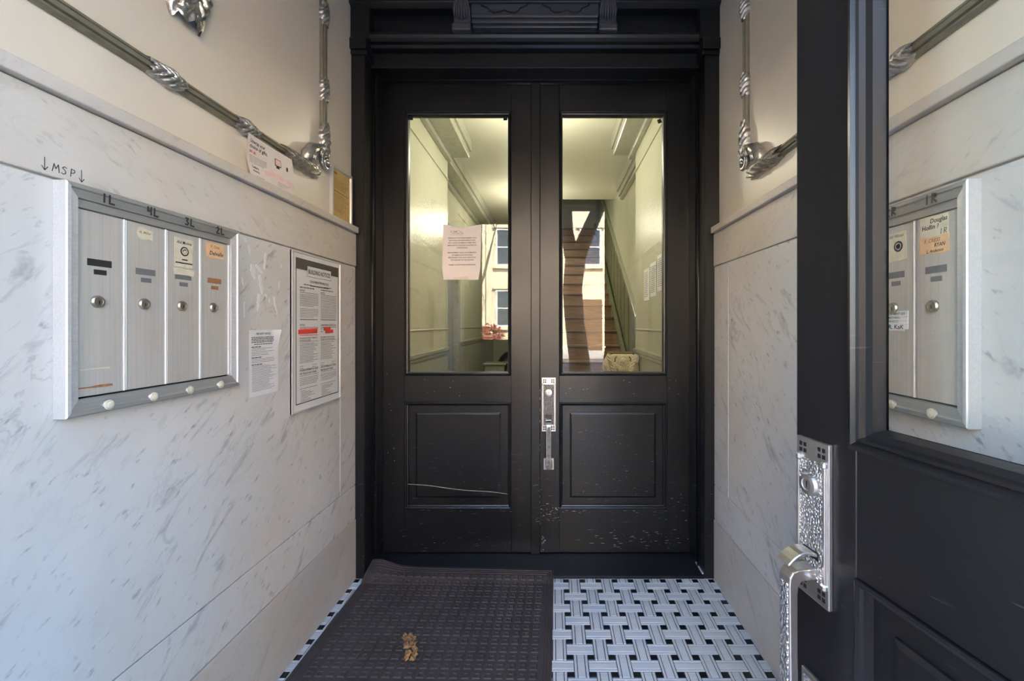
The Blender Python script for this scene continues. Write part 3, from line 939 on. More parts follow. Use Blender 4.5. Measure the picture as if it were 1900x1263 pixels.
# ------------------------------------------------------------------ hall beyond the inner doors
def hall():
    h = MB().box(-1.6, 1.4, 2.24, 9.2, -0.1, 0.0).build('floor_hall', 'nosing'); struct(h, 'hall floor')
    c = MB()
    c.box(-1.6, 1.4, 2.24, 6.56, 3.15, 3.35)
    struct(c.build('ceiling_hall', 'hall_ceiling'), 'pale hall ceiling')
    struct(MB().box(-1.6, -0.20, 6.56, 9.2, 3.15, 3.35).build('ceiling_hall_far', 'hall_ceiling'), 'pale ceiling at the far end of the hall')
    up = MB(); up.box(-0.20, -0.05, 6.56, 9.2, 3.35, 5.6); up.box(-0.3, 1.4, 6.46, 6.56, 3.35, 5.6); up.box(-0.3, 1.4, 6.46, 9.2, 5.6, 5.7)
    struct(up.build('wall_stairwell', 'hall_dado'), 'walls of the stairwell above the hall')
    # left wall, nearer part proud of the farther part
    def side(name, xa, xb, y0, y1, rails, label, facing):
        w = struct(MB().box(min(xa, xb), max(xa, xb), y0, y1, 0, 3.16).build(name, 'hall_paint'), label)
        f = facing
        def strip(nm, d, z0, z1, mat, bev=0.004):
            MB().box(min(xa, xa + f * d), max(xa, xa + f * d), y0, y1, z0, z1).build(nm, mat, w, bevel=bev)
        strip('dado', 0.004, 0.16, 0.90, 'hall_dado', 0)
        strip('skirting', 0.018, 0.0, 0.16, 'hall_trim')
        strip('dado_cap', 0.026, 0.93, 0.965, 'hall_trim')
        strip('dado_cap_lower', 0.016, 0.90, 0.93, 'hall_trim')
        strip('panel_bead', 0.010, 1.147, 1.160, 'hall_paint')
        strip('picture_bead', 0.012, 2.712, 2.728, 'hall_paint')
        return w
    side('wall_hall_left', -1.10, -1.6, 2.24, 4.42, True, 'near left wall of the hall', 1)
    wl2 = side('wall_hall_left_far', -1.30, -1.6, 5.80, 9.2, True, 'far left wall of the hall', 1)
    MB().box(-1.6, -1.30, 4.42, 5.80, 2.40, 3.16).build('wall_over_door', 'hall_paint', wl2)
    MB().box(-1.6, -1.30, 4.42, 4.86, 0, 2.40).build('wall_beside_door', 'hall_paint', wl2)
    dr = struct(MB().box(-1.40, -1.345, 4.90, 5.70, 0.0, 2.25).build('door_5', 'hall_door'), 'grey painted door in the left wall of the hall')
    MB().box(-1.346, -1.335, 5.00, 5.60, 0.25, 0.95).build('door_panel', 'hall_door', dr, bevel=0.004)
    MB().box(-1.346, -1.335, 5.00, 5.60, 1.10, 2.10).build('door_panel', 'hall_door', dr, bevel=0.004)
    MB().box(-1.40, -1.27, 5.70, 5.80, 0.0, 2.34).build('door_casing', 'hall_trim', dr, bevel=0.004)
    MB().box(-1.40, -1.27, 4.86, 4.90, 0.0, 2.34).build('door_casing', 'hall_trim', dr, bevel=0.004)
    for i, (z0, z1, x) in enumerate(((2.25, 2.34, -1.27), (2.34, 2.37, -1.25), (2.37, 2.40, -1.22))):
        MB().box(-1.40, x, 4.86, 5.82, z0, z1).build('door_head', 'hall_trim', dr, bevel=0.004)
    side('wall_hall_right', 0.83, 1.40, 2.24, 4.20, True, 'near right wall of the hall', -1)
    # stair side wall with raking wainscot
    sw = struct(MB().box(0.97, 1.4, 4.20, 9.2, 0, 5.6).build('wall_stair', 'hall_paint'), 'wall beside the stair with raking wainscot')
    ra = lambda y: 0.187 + (y - 4.40) * 0.187 / 0.265
    wn_ = MB(); wn_.prism([(4.2, 0.0), (9.1, 0.0), (9.1, ra(9.1) + 0.86), (4.2, ra(4.2) + 0.86)], 'x', 0.945, 0.97)
    wn_.build('wainscot', 'hall_dark', sw)
    cp = MB(); cp.prism([(4.2, ra(4.2) + 0.84), (9.1, ra(9.1) + 0.84), (9.1, ra(9.1) + 0.90), (4.2, ra(4.2) + 0.90)], 'x', 0.925, 0.97)
    cp.build('wainscot_cap', 'hall_trim', sw, bevel=0.004)
    for i in range(15):
        y = 4.3 + i * 0.30
        st = MB(); st.prism([(y, ra(y) + 0.05), (y + 0.05, ra(y + 0.05) + 0.05), (y + 0.05, ra(y + 0.05) + 0.84), (y, ra(y) + 0.84)], 'x', 0.935, 0.95)
        st.build('wainscot_batten', 'hall_dark', sw)
    struct(MB().box(-1.6, 1.4, 9.2, 9.4, 0, 5.6).build('wall_hall_end', 'hall_dado'), 'dark end wall of the hall')
    # big box cornices
    for nm, xa, xb, y0, y1, lab in (('trim_5', -1.10, -0.871, 2.24, 4.42, 'heavy box cornice along the near left hall wall'),
                                    ('trim_6', -1.30, -1.10, 4.42, 8.0, 'heavy box cornice along the far left hall wall'),
                                    ('trim_7', 0.83, 0.628, 2.24, 4.36, 'heavy box cornice along the near right hall wall'),
                                    ('trim_8', 0.97, 0.90, 4.36, 5.77, 'short box cornice over the stair')):
        r = struct(MB().box(min(xa, xb), max(xa, xb), y0, y1, 2.95, 3.15).build(nm, 'hall_trim', bevel=0.006), lab)
        s = 1 if xb > xa else -1
        MB().box(min(xb - s * 0.03, xb + s * 0.022), max(xb - s * 0.03, xb + s * 0.022), y0, y1 + 0.02, 3.02, 3.15).build('cornice_lip', 'hall_trim', r, bevel=0.008, seg=2)
        MB().box(min(xa, xa + s * 0.05), max(xa, xa + s * 0.05), y0, y1 - 0.01, 2.90, 2.95).build('cornice_bed', 'hall_trim', r, bevel=0.012, seg=2)
    # the stair
    stair = empty('staircase', (0, 4.40, 0))
    tag(stair, 'brown wooden staircase rising away behind the right inner door glass', 'staircase')
    n = 17
    me_r = MB().box(-0.20, 0.87, 0.0, 0.02, 0.0, 0.187)
    for i in range(n):
        y, z = i * 0.265, i * 0.187
        MB().box(-0.20, 0.875, y + 0.012, y + 0.03, z, z + 0.165).build('riser', 'tread', stair)
        tr = MB().box(-0.20, 0.875, y - 0.012, y + 0.285, z + 0.160, z + 0.187).build('tread', 'tread', stair, bevel=0.006)
        MB().box(-0.20, 0.875, y - 0.018, y + 0.02, z + 0.156, z + 0.183).build('nosing', 'nosing', tr, bevel=0.008)
    sg = MB(); k = 0.187 / 0.265
    sg.prism([(0.0, 0.0), (0.3, 0.0), (n * 0.265, (n * 0.265) * k - 0.20), (n * 0.265, n * 0.265 * k + 0.16), (0.0, 0.22)], 'x', 0.875, 0.925)
    sg.build('stringer', 'hall_dark', stair)
    # newel post
    nw = empty('newel_post', (0.668, 4.15, 0))
    tag(nw, 'cream carved newel post with scrolls at the foot of the stair', 'newel post')
    MB().box(-0.13, 0.13, -0.13, 0.13, 0.0, 0.80).build('post', 'newel', nw, bevel=0.012, seg=2)
    hd = MB()
    hd.prism([(-0.150, 0.66), (0.150, 0.66), (0.158, 0.80), (0.140, 0.845), (0.112, 0.895), (0.100, 0.918), (-0.100, 0.918), (-0.112, 0.895), (-0.140, 0.845), (-0.158, 0.80)], 'y', -0.155, 0.155)
    hd.build('carved_head', 'newel', nw, bevel=0.012, seg=2)
    MB().box(-0.115, 0.115, -0.125, 0.125, 0.915, 0.928).build('cap', 'newel_dark', nw, bevel=0.005)
    rs = MB()
    rs.lathe([(0.052, -0.150), (0.052, -0.166), (0.044, -0.172), (0.038, -0.164), (0.030, -0.176), (0.0005, -0.182)], (0.0, 0, 0.858), 'y', 18)
    rs.build('rosette', 'newel', nw, smooth=True)
    for s in (-1, 1):
        v = MB(); volute(v, s * 0.066, 0.768, 0.024, 1.6, 0.008, -0.158, R(90), s); v.build('scroll', 'newel', nw, smooth=True)
        lf = MB(); leaf_wrap(lf, s * 0.105, 0.83, R(90 - s * 20), 0.16, 0.028, 0.03, s, s)
        lf.v = [(x, y - 0.154, z) for x, y, z in lf.v]; lf.build('carved_leaf', 'newel', nw, smooth=True)
        ck = MB(); ck.ribbon([(s * 0.060, 0.895), (s * 0.075, 0.875), (s * 0.070, 0.86), (s * 0.09, 0.84)], 0.010, -0.1575); ck.build('carved_recess', 'newel_dark', nw)
    # unseen lamps added to light the hall, hung low to brighten its ceiling
    for (lx, ly, lab) in ((-0.13, 3.75, 'unseen globe lamp added behind the door stile to light the near hall'), (-0.36, 6.2, 'unseen globe lamp added behind the door stile to light the far hall')):
        lp = empty('unseen_hall_lamp', (lx, ly, 3.15)); tag(lp, lab, 'lamp', 'unseen added hall lamps')
        MB().lathe([(0.06, 0.0), (0.06, -0.015), (0.02, -0.03), (0.006, -0.032), (0.006, -0.33), (0.035, -0.34), (0.04, -0.37)], (0, 0, 0), 'z', 18).build('unseen_lamp_stem', 'brass', lp)
        MB().lathe([(0.03, -0.365), (0.075, -0.39), (0.102, -0.44), (0.102, -0.48), (0.075, -0.53), (0.03, -0.555), (0.001, -0.558)], (0, 0, 0), 'z', 24).build('unseen_lamp_globe', 'lamp', lp, smooth=True)
    # bin and bag at the end of the hall
    bn = empty('storage_bin', (-1.0, 7.4, 0)); tag(bn, 'clear plastic bin at the far end of the hall', 'bin')
    b = MB(); b.prism([(-0.14, 0.0), (0.14, 0.0), (0.18, 0.50), (-0.18, 0.50)], 'y', -0.15, 0.15); b.build('tub', 'clear', bn, bevel=0.02, seg=2)
    MB().box(-0.20, 0.20, -0.17, 0.17, 0.50, 0.535).build('lid', 'clear', bn, bevel=0.012, seg=2)
    bg = MB()
    rr = random.Random(4)
    def bagpt(u, v):
        a, p = u * 2 * PI, v * PI
        r = 0.24 * (1 + 0.12 * math.sin(5 * a + 3 * p) + 0.06 * math.sin(11 * a))
        return (-0.80 + r * math.sin(p) * math.cos(a), 7.85 + r * math.sin(p) * math.sin(a), 0.36 - 0.34 * math.cos(p))
    bg.grid(bagpt, 20, 12)
    tag(bg.build('trash_bag', 'bag', smooth=True), 'black plastic bag behind the clear bin in the hall', 'bag')
    # papers on the right hall wall
    labs = ['first of the three notices on the right hall wall, nearest the doors', 'middle of the three notices on the right hall wall', 'last of the three notices on the right hall wall, nearest the stair']
    for i, (y, z) in enumerate(((3.22, 1.60), (3.46, 1.57), (3.70, 1.55))):
        p = empty('wall_notice', (0.829, y, z), RIGHT)
        tag(p, labs[i], 'notice', 'notices on the right hall wall')
        MB().box(-0.10, 0.10, -0.002, 0.0, -0.14, 0.14).build('sheet', 'paper', p)
        flat('print', lambda m: m.lines(-0.08, 0.08, 0.11, 14, 0.016, 0.006, -0.0026, random.Random(i)), 'ink_grey', p)
hall()

# ------------------------------------------------------------------ mailboxes
def stroke_digits(mb, s, x, z, h, w, y, slant=0.0):
    G = {'1': [[(0.5, 1), (0.5, 0)]], 'L': [[(0.1, 1), (0.1, 0), (0.8, 0.0)]],
         '4': [[(0.15, 1), (0.1, 0.45), (0.75, 0.5)], [(0.7, 1), (0.7, 0)]],
         '3': [[(0.1, 0.95), (0.7, 0.95), (0.35, 0.55), (0.75, 0.3), (0.55, 0.0), (0.1, 0.05)]],
         '2': [[(0.1, 0.8), (0.4, 1), (0.7, 0.8), (0.1, 0.0), (0.8, 0.0)]],
         'R': [[(0.15, 0), (0.15, 1), (0.75, 0.9), (0.7, 0.6), (0.2, 0.5), (0.85, 0.0)]],
         'M': [[(0.0, 0), (0.15, 1), (0.45, 0.4), (0.75, 1), (0.95, 0)]],
         'S': [[(0.75, 0.9), (0.4, 1), (0.15, 0.8), (0.6, 0.45), (0.65, 0.15), (0.3, 0), (0.05, 0.12)]],
         'P': [[(0.2, 0), (0.2, 1), (0.65, 0.95), (0.75, 0.7), (0.55, 0.5), (0.2, 0.48)]],
         'v': [[(0.45, 1.5), (0.45, 0)], [(0.1, 0.4), (0.45, -0.05), (0.85, 0.42)]]}
    for ch in s:
        for st in G.get(ch, []):
            mb.ribbon([(x + (a + slant * b) * h * 0.8, z + b * h) for a, b in st], w, y)
        x += h * 0.95
    return mb

def mailbox_bank(loc, rot, names, label, extras):
    root = empty('mailbox_bank', loc, rot)
    tag(root, label, 'mailbox')
    L, H, D = 0.434, 0.445, 0.026
    f = 0.0245
    MB().box(0.004, L - 0.004, -0.006, 0.0, 0.004, H - 0.004).build('back_plate', 'slot', root)
    # mitred frame of four members
    prof = [(0.0, 0.0), (0.0, -D + 0.002), (0.002, -D), (0.008, -D), (0.010, -D + 0.003), (f, -D + 0.006), (f, -0.004)]
    fb, ft = 0.032, 0.026
    for nm, k, mat in (('bottom_member', 0, 'alu_dark'), ('side_member', 1, 'alu_frame'), ('top_member', 2, 'alu_dark'), ('side_member', 3, 'alu_frame')):
        m = MB(); vs_ = []
        for (u, y) in prof:
            ub, ut = (u / f) * fb, (u / f) * ft
            cs = [(u, y, ub), (L - u, y, ub), (L - u, y, H - ut), (u, y, H - ut)]
            vs_ += [cs[k], cs[(k + 1) % 4]]
        m.add(vs_, [(2 * i, 2 * i + 1, 2 * i + 3, 2 * i + 2) for i in range(len(prof) - 1)])
        ob = m.build(nm, mat, root)
    MB().box(f, L - f, -0.0165, -0.004, H - ft - 0.017, H - ft).build('header_strip', 'alu_dark', root, bevel=0.001)
    MB().box(f, L - f, -0.006, -0.003, fb, fb + 0.004).build('bottom_gap', 'slot', root)
    z0, z1 = fb + 0.003, H - ft - 0.018
    pitch = (L - 2 * f) / 4
    for i in range(4):
        x0, x1 = f + i * pitch + 0.0012, f + (i + 1) * pitch - 0.0012
        cx = (x0 + x1) / 2 - 0.002
        dr = MB().box(x0, x1, -0.0125, -0.005, z0, z1).build('mailbox_door', 'alu', root, bevel=0.0012)
        MB().box(x1 - 0.004, x1, -0.0150, -0.010, z0, z1).build('hinge_strip', 'alu_frame', dr, bevel=0.001)
        sm = 'slot_rust' if (i == 3 and 'rust' in extras) else ('slot' if i == 0 else 'slot_grey')
        zs = 0.300 - (0.006 if i else 0)
        MB().box(cx - 0.024, cx + 0.022, -0.0129, -0.008, zs - 0.007, zs + 0.007).build('name_slot', sm, dr)
        MB().box(cx - 0.012, cx + 0.012, -0.0129, -0.008, zs - 0.0235, zs - 0.0135).build('peep_slot', sm, dr)
        lk = MB().lathe([(0.0125, -0.0125), (0.0125, -0.0155), (0.0105, -0.0185), (0.0075, -0.0185), (0.0070, -0.0172), (0.0004, -0.0172)], (cx - 0.006, 0, 0.222), 'y', 22).build('lock', 'lock', dr)
        MB().box(cx - 0.0068, cx - 0.0052, -0.0178, -0.017, 0.2165, 0.2245).build('keyhole', 'groove', dr)
        bx_ = f + (i + 0.5) * pitch + 0.002
        bt = MB().lathe([(0.0100, -D + 0.008), (0.0100, -D - 0.001), (0.0080, -D - 0.002), (0.0074, -D - 0.001), (0.0070, -D - 0.0035), (0.004, -D - 0.0046), (0.0003, -D - 0.005)], (bx_, 0, fb * 0.42), 'y', 20)
        b = bt.build('bell_button', 'button', root, smooth=False)
        MB().lathe([(0.0102, -D + 0.008), (0.0102, -D + 0.001), (0.0085, -D - 0.0012)], (bx_, 0, fb * 0.42), 'y', 20).build('button_ring', 'nickel', b)
        if names[i]:
            mk = MB(); stroke_digits(mk, names[i], bx_ - 0.016, H - ft * 0.88, 0.0165, 0.0040, -D - 0.0003, 0.05)
            mk.build('marker_number', 'marker', root)
    return root, z0, z1, pitch, f

lb, z0, z1, pitch, ff = mailbox_bank((XL + 0.0006, 0.781, 1.024), LEFT, ('1L', '4L', '3L', '2L'), 'aluminium mailbox bank on the left wall marked 1L, 4L, 3L and 2L', ('rust',))
rb, *_ = mailbox_bank((XR - 0.0006, 1.181, 1.014), RIGHT, ('', '', '2R', '1R'), 'aluminium mailbox bank on the right wall seen through the open door glass', ())

def sticker(root, nm, x, z, w, h, mat, y=-0.0130, rag=0.0015, seed=0, thick=0.0006):
    r = random.Random(seed)
    pts = []
    for (a, b) in ((0, 0), (0.35, 0), (0.7, 0), (1, 0), (1, 0.5), (1, 1), (0.6, 1), (0.3, 1), (0, 1), (0, 0.5)):
        pts.append((x + (a - 0.5) * w + r.uniform(-rag, rag), z + (b - 0.5) * h + r.uniform(-rag, rag)))
    m = MB(); m.prism(pts, 'y', y - thick, y)
    return m.build(nm, mat, root)

def door_cx(i):
    return ff + (i + 0.5) * pitch
# left bank labels
sticker(lb, 'torn_label', door_cx(1) - 0.006, z1 - 0.022, 0.036, 0.024, 'paper_cream', seed=2, rag=0.003)
flat('faint_writing', lambda m: m.text('4L Miller', door_cx(1) - 0.006, z1 - 0.022, 0.008, -0.01385, 'c', 0.028, 0.2), 'ink_brown', lb)
s3 = sticker(lb, 'name_label', door_cx(2) - 0.002, z1 - 0.048, 0.052, 0.072, 'paper_cream', seed=3)
e3 = MB(); e3.lathe([(0.0115, -0.0140), (0.0115, -0.0146), (0.0004, -0.0146)], (door_cx(2) - 0.001, 0, z1 - 0.044), 'y', 20); e3.build('round_emblem', 'ink', lb)
e3 = MB(); e3.lathe([(0.0085, -0.0147), (0.0085, -0.0149), (0.0060, -0.0149), (0.0060, -0.0147)], (door_cx(2) - 0.001, 0, z1 - 0.044), 'y', 20)
e3.lathe([(0.0040, -0.0146), (0.0040, -0.0150), (0.0004, -0.0150)], (door_cx(2) - 0.001, 0, z1 - 0.045), 'y', 12); e3.build('emblem_mark', 'paper_cream', lb)
flat('label_writing', lambda m: (m.text('Ald Molina', door_cx(2) - 0.002, z1 - 0.026, 0.010, -0.0139, 'c', 0.042, 0.2), m.rect(door_cx(2) - 0.008, door_cx(2) + 0.008, z1 - 0.066, z1 - 0.063, -0.0139), m.rect(door_cx(2) - 0.026, door_cx(2) + 0.022, z1 - 0.0745, z1 - 0.0715, -0.0139)), 'ink', lb)
sticker(lb, 'label_stub', door_cx(2) - 0.002, z1 - 0.095, 0.056, 0.018, 'paper_cream', seed=5, rag=0.002)
sticker(lb, 'name_label', door_cx(3) - 0.002, z1 - 0.026, 0.062, 0.040, 'paper_orange', seed=6, rag=0.002)
flat('label_writing', lambda m: (m.text('Delvalle', door_cx(3) + 0.002, z1 - 0.038, 0.015, -0.0139, 'c', 0.046, 0.2)), 'ink', lb)
flat('faint_writing', lambda m: (m.text('F. Diaz', door_cx(3) - 0.002, z1 - 0.019, 0.011, -0.0139, 'c', 0.030, 0.2)), 'slot_rust', lb)
flat('pencil_scribble', lambda m: [m.ribbon([(0.028 + 0.006 * k, 0.428 + 0.002 * (k % 2)), (0.030 + 0.006 * k, 0.439), (0.034 + 0.006 * k, 0.430)], 0.0008, -0.0206) for k in range(5)], 'ink_grey', lb)
sticker(lb, 'glue_mark', door_cx(0) - 0.01, 0.052, 0.062, 0.004, 'slot_rust', seed=8, rag=0.0012, thick=0.0003)
sticker(lb, 'glue_mark', door_cx(0) - 0.012, 0.088, 0.055, 0.003, 'paper_cream', seed=9, rag=0.0012, thick=0.0003)
# right bank labels (reading order: far to near, so the nearest box is the last)
sticker(rb, 'name_label', door_cx(3) - 0.006, z1 - 0.022, 0.060, 0.040, 'paper_cream', seed=12, rag=0.002)
flat('label_writing', lambda m: (m.text('Douglas', door_cx(3) + 0.004, z1 - 0.015, 0.0125, -0.0139, 'c', 0.036, 0.15), m.text('Hollin ?', door_cx(3) - 0.014, z1 - 0.027, 0.0125, -0.0139, 'c', 0.036, 0.1), stroke_digits(m, '1R', door_cx(3) + 0.005, z1 - 0.040, 0.010, 0.0010, -0.0139, 0.1)), 'ink', rb)
sticker(rb, 'name_label', door_cx(3) - 0.006, z1 - 0.059, 0.064, 0.034, 'paper_orange', seed=14, rag=0.003)
flat('label_writing', lambda m: (m.text('RYAN', door_cx(3) + 0.006, z1 - 0.063, 0.0105, -0.0139, 'c', 0.022, 0.2), m.text('L. Anderson', door_cx(3) - 0.004, z1 - 0.073, 0.0085, -0.0139, 'c', 0.036, 0.2)), 'ink', rb)
flat('faint_writing', lambda m: (m.text('F. CRESS', door_cx(3) - 0.010, z1 - 0.053, 0.010, -0.0139, 'c', 0.034, 0.2)), 'slot_rust', rb)
sticker(rb, 'name_label', door_cx(2) - 0.004, z1 - 0.045, 0.058, 0.062, 'paper_cream', seed=15, rag=0.002)
e3 = MB(); e3.lathe([(0.0115, -0.0140), (0.0115, -0.0146), (0.0004, -0.0146)], (door_cx(2) + 0.006, 0, z1 - 0.046), 'y', 20); e3.build('round_emblem', 'ink', rb)
e3 = MB(); e3.lathe([(0.0080, -0.0147), (0.0080, -0.0149), (0.0060, -0.0149), (0.0060, -0.0147)], (door_cx(2) + 0.006, 0, z1 - 0.046), 'y', 20); e3.build('emblem_mark', 'paper_cream', rb)
flat('label_writing', lambda m: m.text('Ald Winter', door_cx(2) + 0.000, z1 - 0.026, 0.009, -0.0139, 'c', 0.040, 0.2), 'ink_grey', rb)
sticker(rb, 'paper_label', door_cx(2) + 0.002, 0.196, 0.058, 0.040, 'paper', seed=16, rag=0.001)
sticker(rb, 'paper_label', door_cx(2) - 0.004, 0.181, 0.050, 0.016, 'paper', seed=17, rag=0.001, y=-0.0137)
flat('label_writing', lambda m: m.text('R. KaK', door_cx(2) + 0.000, 0.1765, 0.0135, -0.0146, 'c', 0.040, 0.1), 'ink', rb)
flat('label_rules', lambda m: [m.rect(door_cx(2) - 0.026, door_cx(2) + 0.030, 0.186 + 0.008 * k, 0.1865 + 0.008 * k, -0.0139) for k in range(4)] + [m.text('APARTMENT #2R', door_cx(2) - 0.002, 0.2065, 0.008, -0.0139, 'c', 0.050, 0.1), m.text('MICHEAL', door_cx(2) - 0.006, 0.1985, 0.007, -0.0139, 'c', 0.034, 0.1), m.text('TIRADO', door_cx(2) - 0.010, 0.1905, 0.007, -0.0139, 'c', 0.030, 0.1)], 'ink_grey', rb)

# marker writing on the marble over the left bank
wr = empty('marker_writing', (XL + 0.0046, 0, 0), LEFT)
wr.parent = wall_left
mk = MB(); stroke_digits(mk, 'v', 0.760, 1.482, 0.015, 0.0014, 0.0); stroke_digits(mk, 'MSP', 0.777, 1.484, 0.0145, 0.0014, 0.0, 0.1); stroke_digits(mk, 'v', 0.820, 1.480, 0.015, 0.0014, 0.0)
mk.build('marker_letters', 'marker', wr)

# ------------------------------------------------------------------ papers on the left wall
# fire safety notice
fn = empty('fire_safety_notice', (XL + 0.0005, 1.285, 0.976), LEFT)
tag(fn, 'small white fire safety notice sheet taped right of the left mailboxes', 'notice')
def fs_y(x, z):
    c = max(0.0, (x - 0.112)) * max(0.0, (z - 0.150)) * 9.0
    return -0.0012 - c
sh_ = MB(); sh_.grid(lambda u, v: (u * 0.136, fs_y(u * 0.136, v * 0.207), v * 0.207), 16, 20)
sh_.build('sheet', 'paper', fn, smooth=True)
rr = random.Random(3)
flat('heading', lambda m: m.text('FIRE SAFETY NOTICE', 0.064, 0.192, 0.0085, -0.0018, 'c', 0.066), 'ink', fn)
def fs(m):
    m.lines(0.010, 0.116, 0.185, 4, 0.0050, 0.0024, -0.0018, rr, 0.05, True)
    m.lines(0.022, 0.106, 0.1635, 1, 0.005, 0.0024, -0.0018, rr, 0.0)
    m.lines(0.010, 0.052, 0.155, 1, 0.005, 0.0026, -0.0018, rr, 0.0)
    m.lines(0.010, 0.058, 0.122, 1, 0.005, 0.0026, -0.0018, rr, 0.0)
    m.lines(0.010, 0.058, 0.1000, 1, 0.005, 0.0026, -0.0018, rr, 0.0)
flat('print_bold', fs, 'ink', fn)
def fs2(m):
    m.lines(0.010, 0.124, 0.1495, 5, 0.0052, 0.0015, -0.0018, rr, 0.5)
    m.lines(0.010, 0.124, 0.1165, 3, 0.0050, 0.0015, -0.0018, rr, 0.3)
    m.lines(0.012, 0.126, 0.0945, 19, 0.0043, 0.0014, -0.0018, rr, 0.35)
flat('print', fs2, 'ink_grey', fn)

# building notices board
bn = empty('building_notices_board', (XL + 0.0005, 1.485, 0.882), LEFT)
tag(bn, 'large white board headed Building Notices beside the inner door case', 'notice board')
BW, BH = 0.340, 0.584
MB().box(0, BW, -0.008, 0, 0, BH).build('board', 'board', bn, bevel=0.0015)
fr_ = MB(); fr_.frame(0, BW, 0, BH, [(0, 0.0), (0, -0.011), (0.006, -0.011), (0.007, -0.008)]); fr_.build('edge_frame', 'alu_frame', bn)
bl = MB(); bl.frame(0.022, BW - 0.018, 0.028, BH - 0.024, [(0, -0.0086), (0.0035, -0.0086)]); bl.build('border_line', 'ink', bn)
yp = -0.0086
flat('header_band', lambda m: m.rect(0.022, BW - 0.018, BH - 0.064, BH - 0.024, yp - 0.0001), 'band', bn)
flat('title_box', lambda m: m.rect(0.092, 0.262, BH - 0.086, BH - 0.045, yp - 0.0003), 'board', bn)
flat('title_box_edge', lambda m: m.frame(0.092, 0.262, BH - 0.086, BH - 0.045, [(0, yp - 0.0004), (0.0014, yp - 0.0004)]), 'ink', bn)
flat('title', lambda m: m.text('BUILDING NOTICES', 0.177, BH - 0.074, 0.0235, yp - 0.0006, 'c', 0.154), 'ink', bn)
flat('subtitle', lambda m: (m.text('DEPARTMENT OF BUILDINGS', 0.177, BH - 0.108, 0.0135, yp - 0.0004, 'c', 0.132), m.rect(0.112, 0.244, BH - 0.121, BH - 0.1165, yp - 0.0004)), 'band', bn)
rr = random.Random(5)
cA, cB = (0.046, 0.166), (0.184, 0.304)
q_ = lambda f: BH * (1 - f)
yq = yp - 0.0004
def bold(m):
    m.text('Borough Manhattan', 0.177, q_(0.178), 0.0075, yq, 'c', 0.070)
    for (a, b) in (cA, cB):
        m.lines(a + 0.024, b - 0.035, q_(0.198), 1, 0.01, 0.0030, yq, rr, 0.2)
        m.lines(a, b - 0.028, q_(0.218), 1, 0.01, 0.0032, yq, rr, 0.0)
        m.text('NOTICE', a, q_(0.247), 0.0105, yq, 'l', 0.030)
        m.rect(a, b, q_(0.2545), q_(0.2520), yq)
        m.rect(a, b - 0.004, q_(0.4250), q_(0.4210), yq)
        m.rect(a, b, q_(0.4745), q_(0.4720), yq)
        m.rect(a, b, q_(0.5655), q_(0.5635), yq)
        m.rect(a, b, q_(0.7800), q_(0.7780), yq)
    m.text('NOTICE', cA[0], q_(0.465), 0.0105, yq, 'l', 0.030)
    m.text('SUPERINTENDENT CERTIFICATION', cB[0], q_(0.465), 0.0095, yq, 'l', 0.114)
    m.text('Name', cB[0], q_(0.488), 0.0075, yq, 'l', 0.013)
    m.text('Phone', cB[0], q_(0.506), 0.0075, yq, 'l', 0.016)
    m.text('PROCEDURE FOR TENANT COMPLAINTS', cA[0], q_(0.546), 0.0075, yq, 'l', 0.112)
    m.text('REGARDING GAS LEAKS', cA[0], q_(0.560), 0.0075, yq, 'l', 0.068)
    m.text('PROCEDIMIENTO PARA EL INQUILINO', cB[0], q_(0.546), 0.0075, yq, 'l', 0.106)
    m.text('SOBRE LAS FUGAS DE GAS', cB[0], q_(0.560), 0.0075, yq, 'l', 0.104)
    m.text('HOUSING INFORMATION GUIDE', cA[0], q_(0.750), 0.0115, yq, 'l', 0.118)
    m.text('FOR TENANTS AND OWNERS', cA[0], q_(0.772), 0.0115, yq, 'l', 0.108)
    m.text('GUIA DE INFORMACION DE VIVIENDA', cB[0], q_(0.750), 0.0115, yq, 'l', 0.118)
    m.text('PARA INQUILINOS Y DUENOS', cB[0], q_(0.772), 0.0115, yq, 'l', 0.094)
flat('print_bold', bold, 'ink', bn)
def body(m):
    m.lines(cA[0], cA[1], q_(0.263), 9, 0.0052, 0.0020, yq, rr, 0.5, True)
    m.lines(cA[0], cA[1], q_(0.354), 6, 0.0060, 0.0020, yq, rr, 0.3, True)
    m.lines(cB[0], cB[1], q_(0.263), 15, 0.0060, 0.0020, yq, rr, 0.02, True)
    m.lines(cA[0], cA[1], q_(0.574), 14, 0.0054, 0.0020, yq, rr, 0.3)
    m.lines(cB[0], cB[1], q_(0.574), 13, 0.0056, 0.0020, yq, rr, 0.35)
    for (a, b) in (cA, cB):
        m.lines(a, a + 0.032, q_(0.716), 2, 0.0075, 0.0020, yq, rr, 0.4)
        m.lines(b - 0.040, b - 0.008, q_(0.716), 2, 0.0075, 0.0020, yq, rr, 0.4)
        m.lines(a, b, q_(0.792), 5, 0.0060, 0.0020, yq, rr, 0.3, True)
        m.lines(a, b - 0.004, q_(0.858), 1, 0.0066, 0.0020, yq, rr, 0.0)
        m.lines(a + 0.006, b - 0.02, q_(0.872), 9, 0.0054, 0.0019, yq, rr, 0.7)
flat('print', body, 'ink_grey', bn)
def strip_poly(m, x0, x1, f0, f1, tilt=0.002):
    m.poly([(x0, q_(f1)), (x1, q_(f1) + tilt), (x1, q_(f0) + tilt), (x0, q_(f0))], yp - 0.0006)
flat('red_strip', lambda m: strip_poly(m, 0.036, 0.160, 0.487, 0.516), 'red', bn)
flat('red_strip', lambda m: strip_poly(m, 0.204, 0.258, 0.474, 0.497), 'red', bn)
flat('red_strip', lambda m: strip_poly(m, 0.216, 0.278, 0.494, 0.518), 'red', bn)
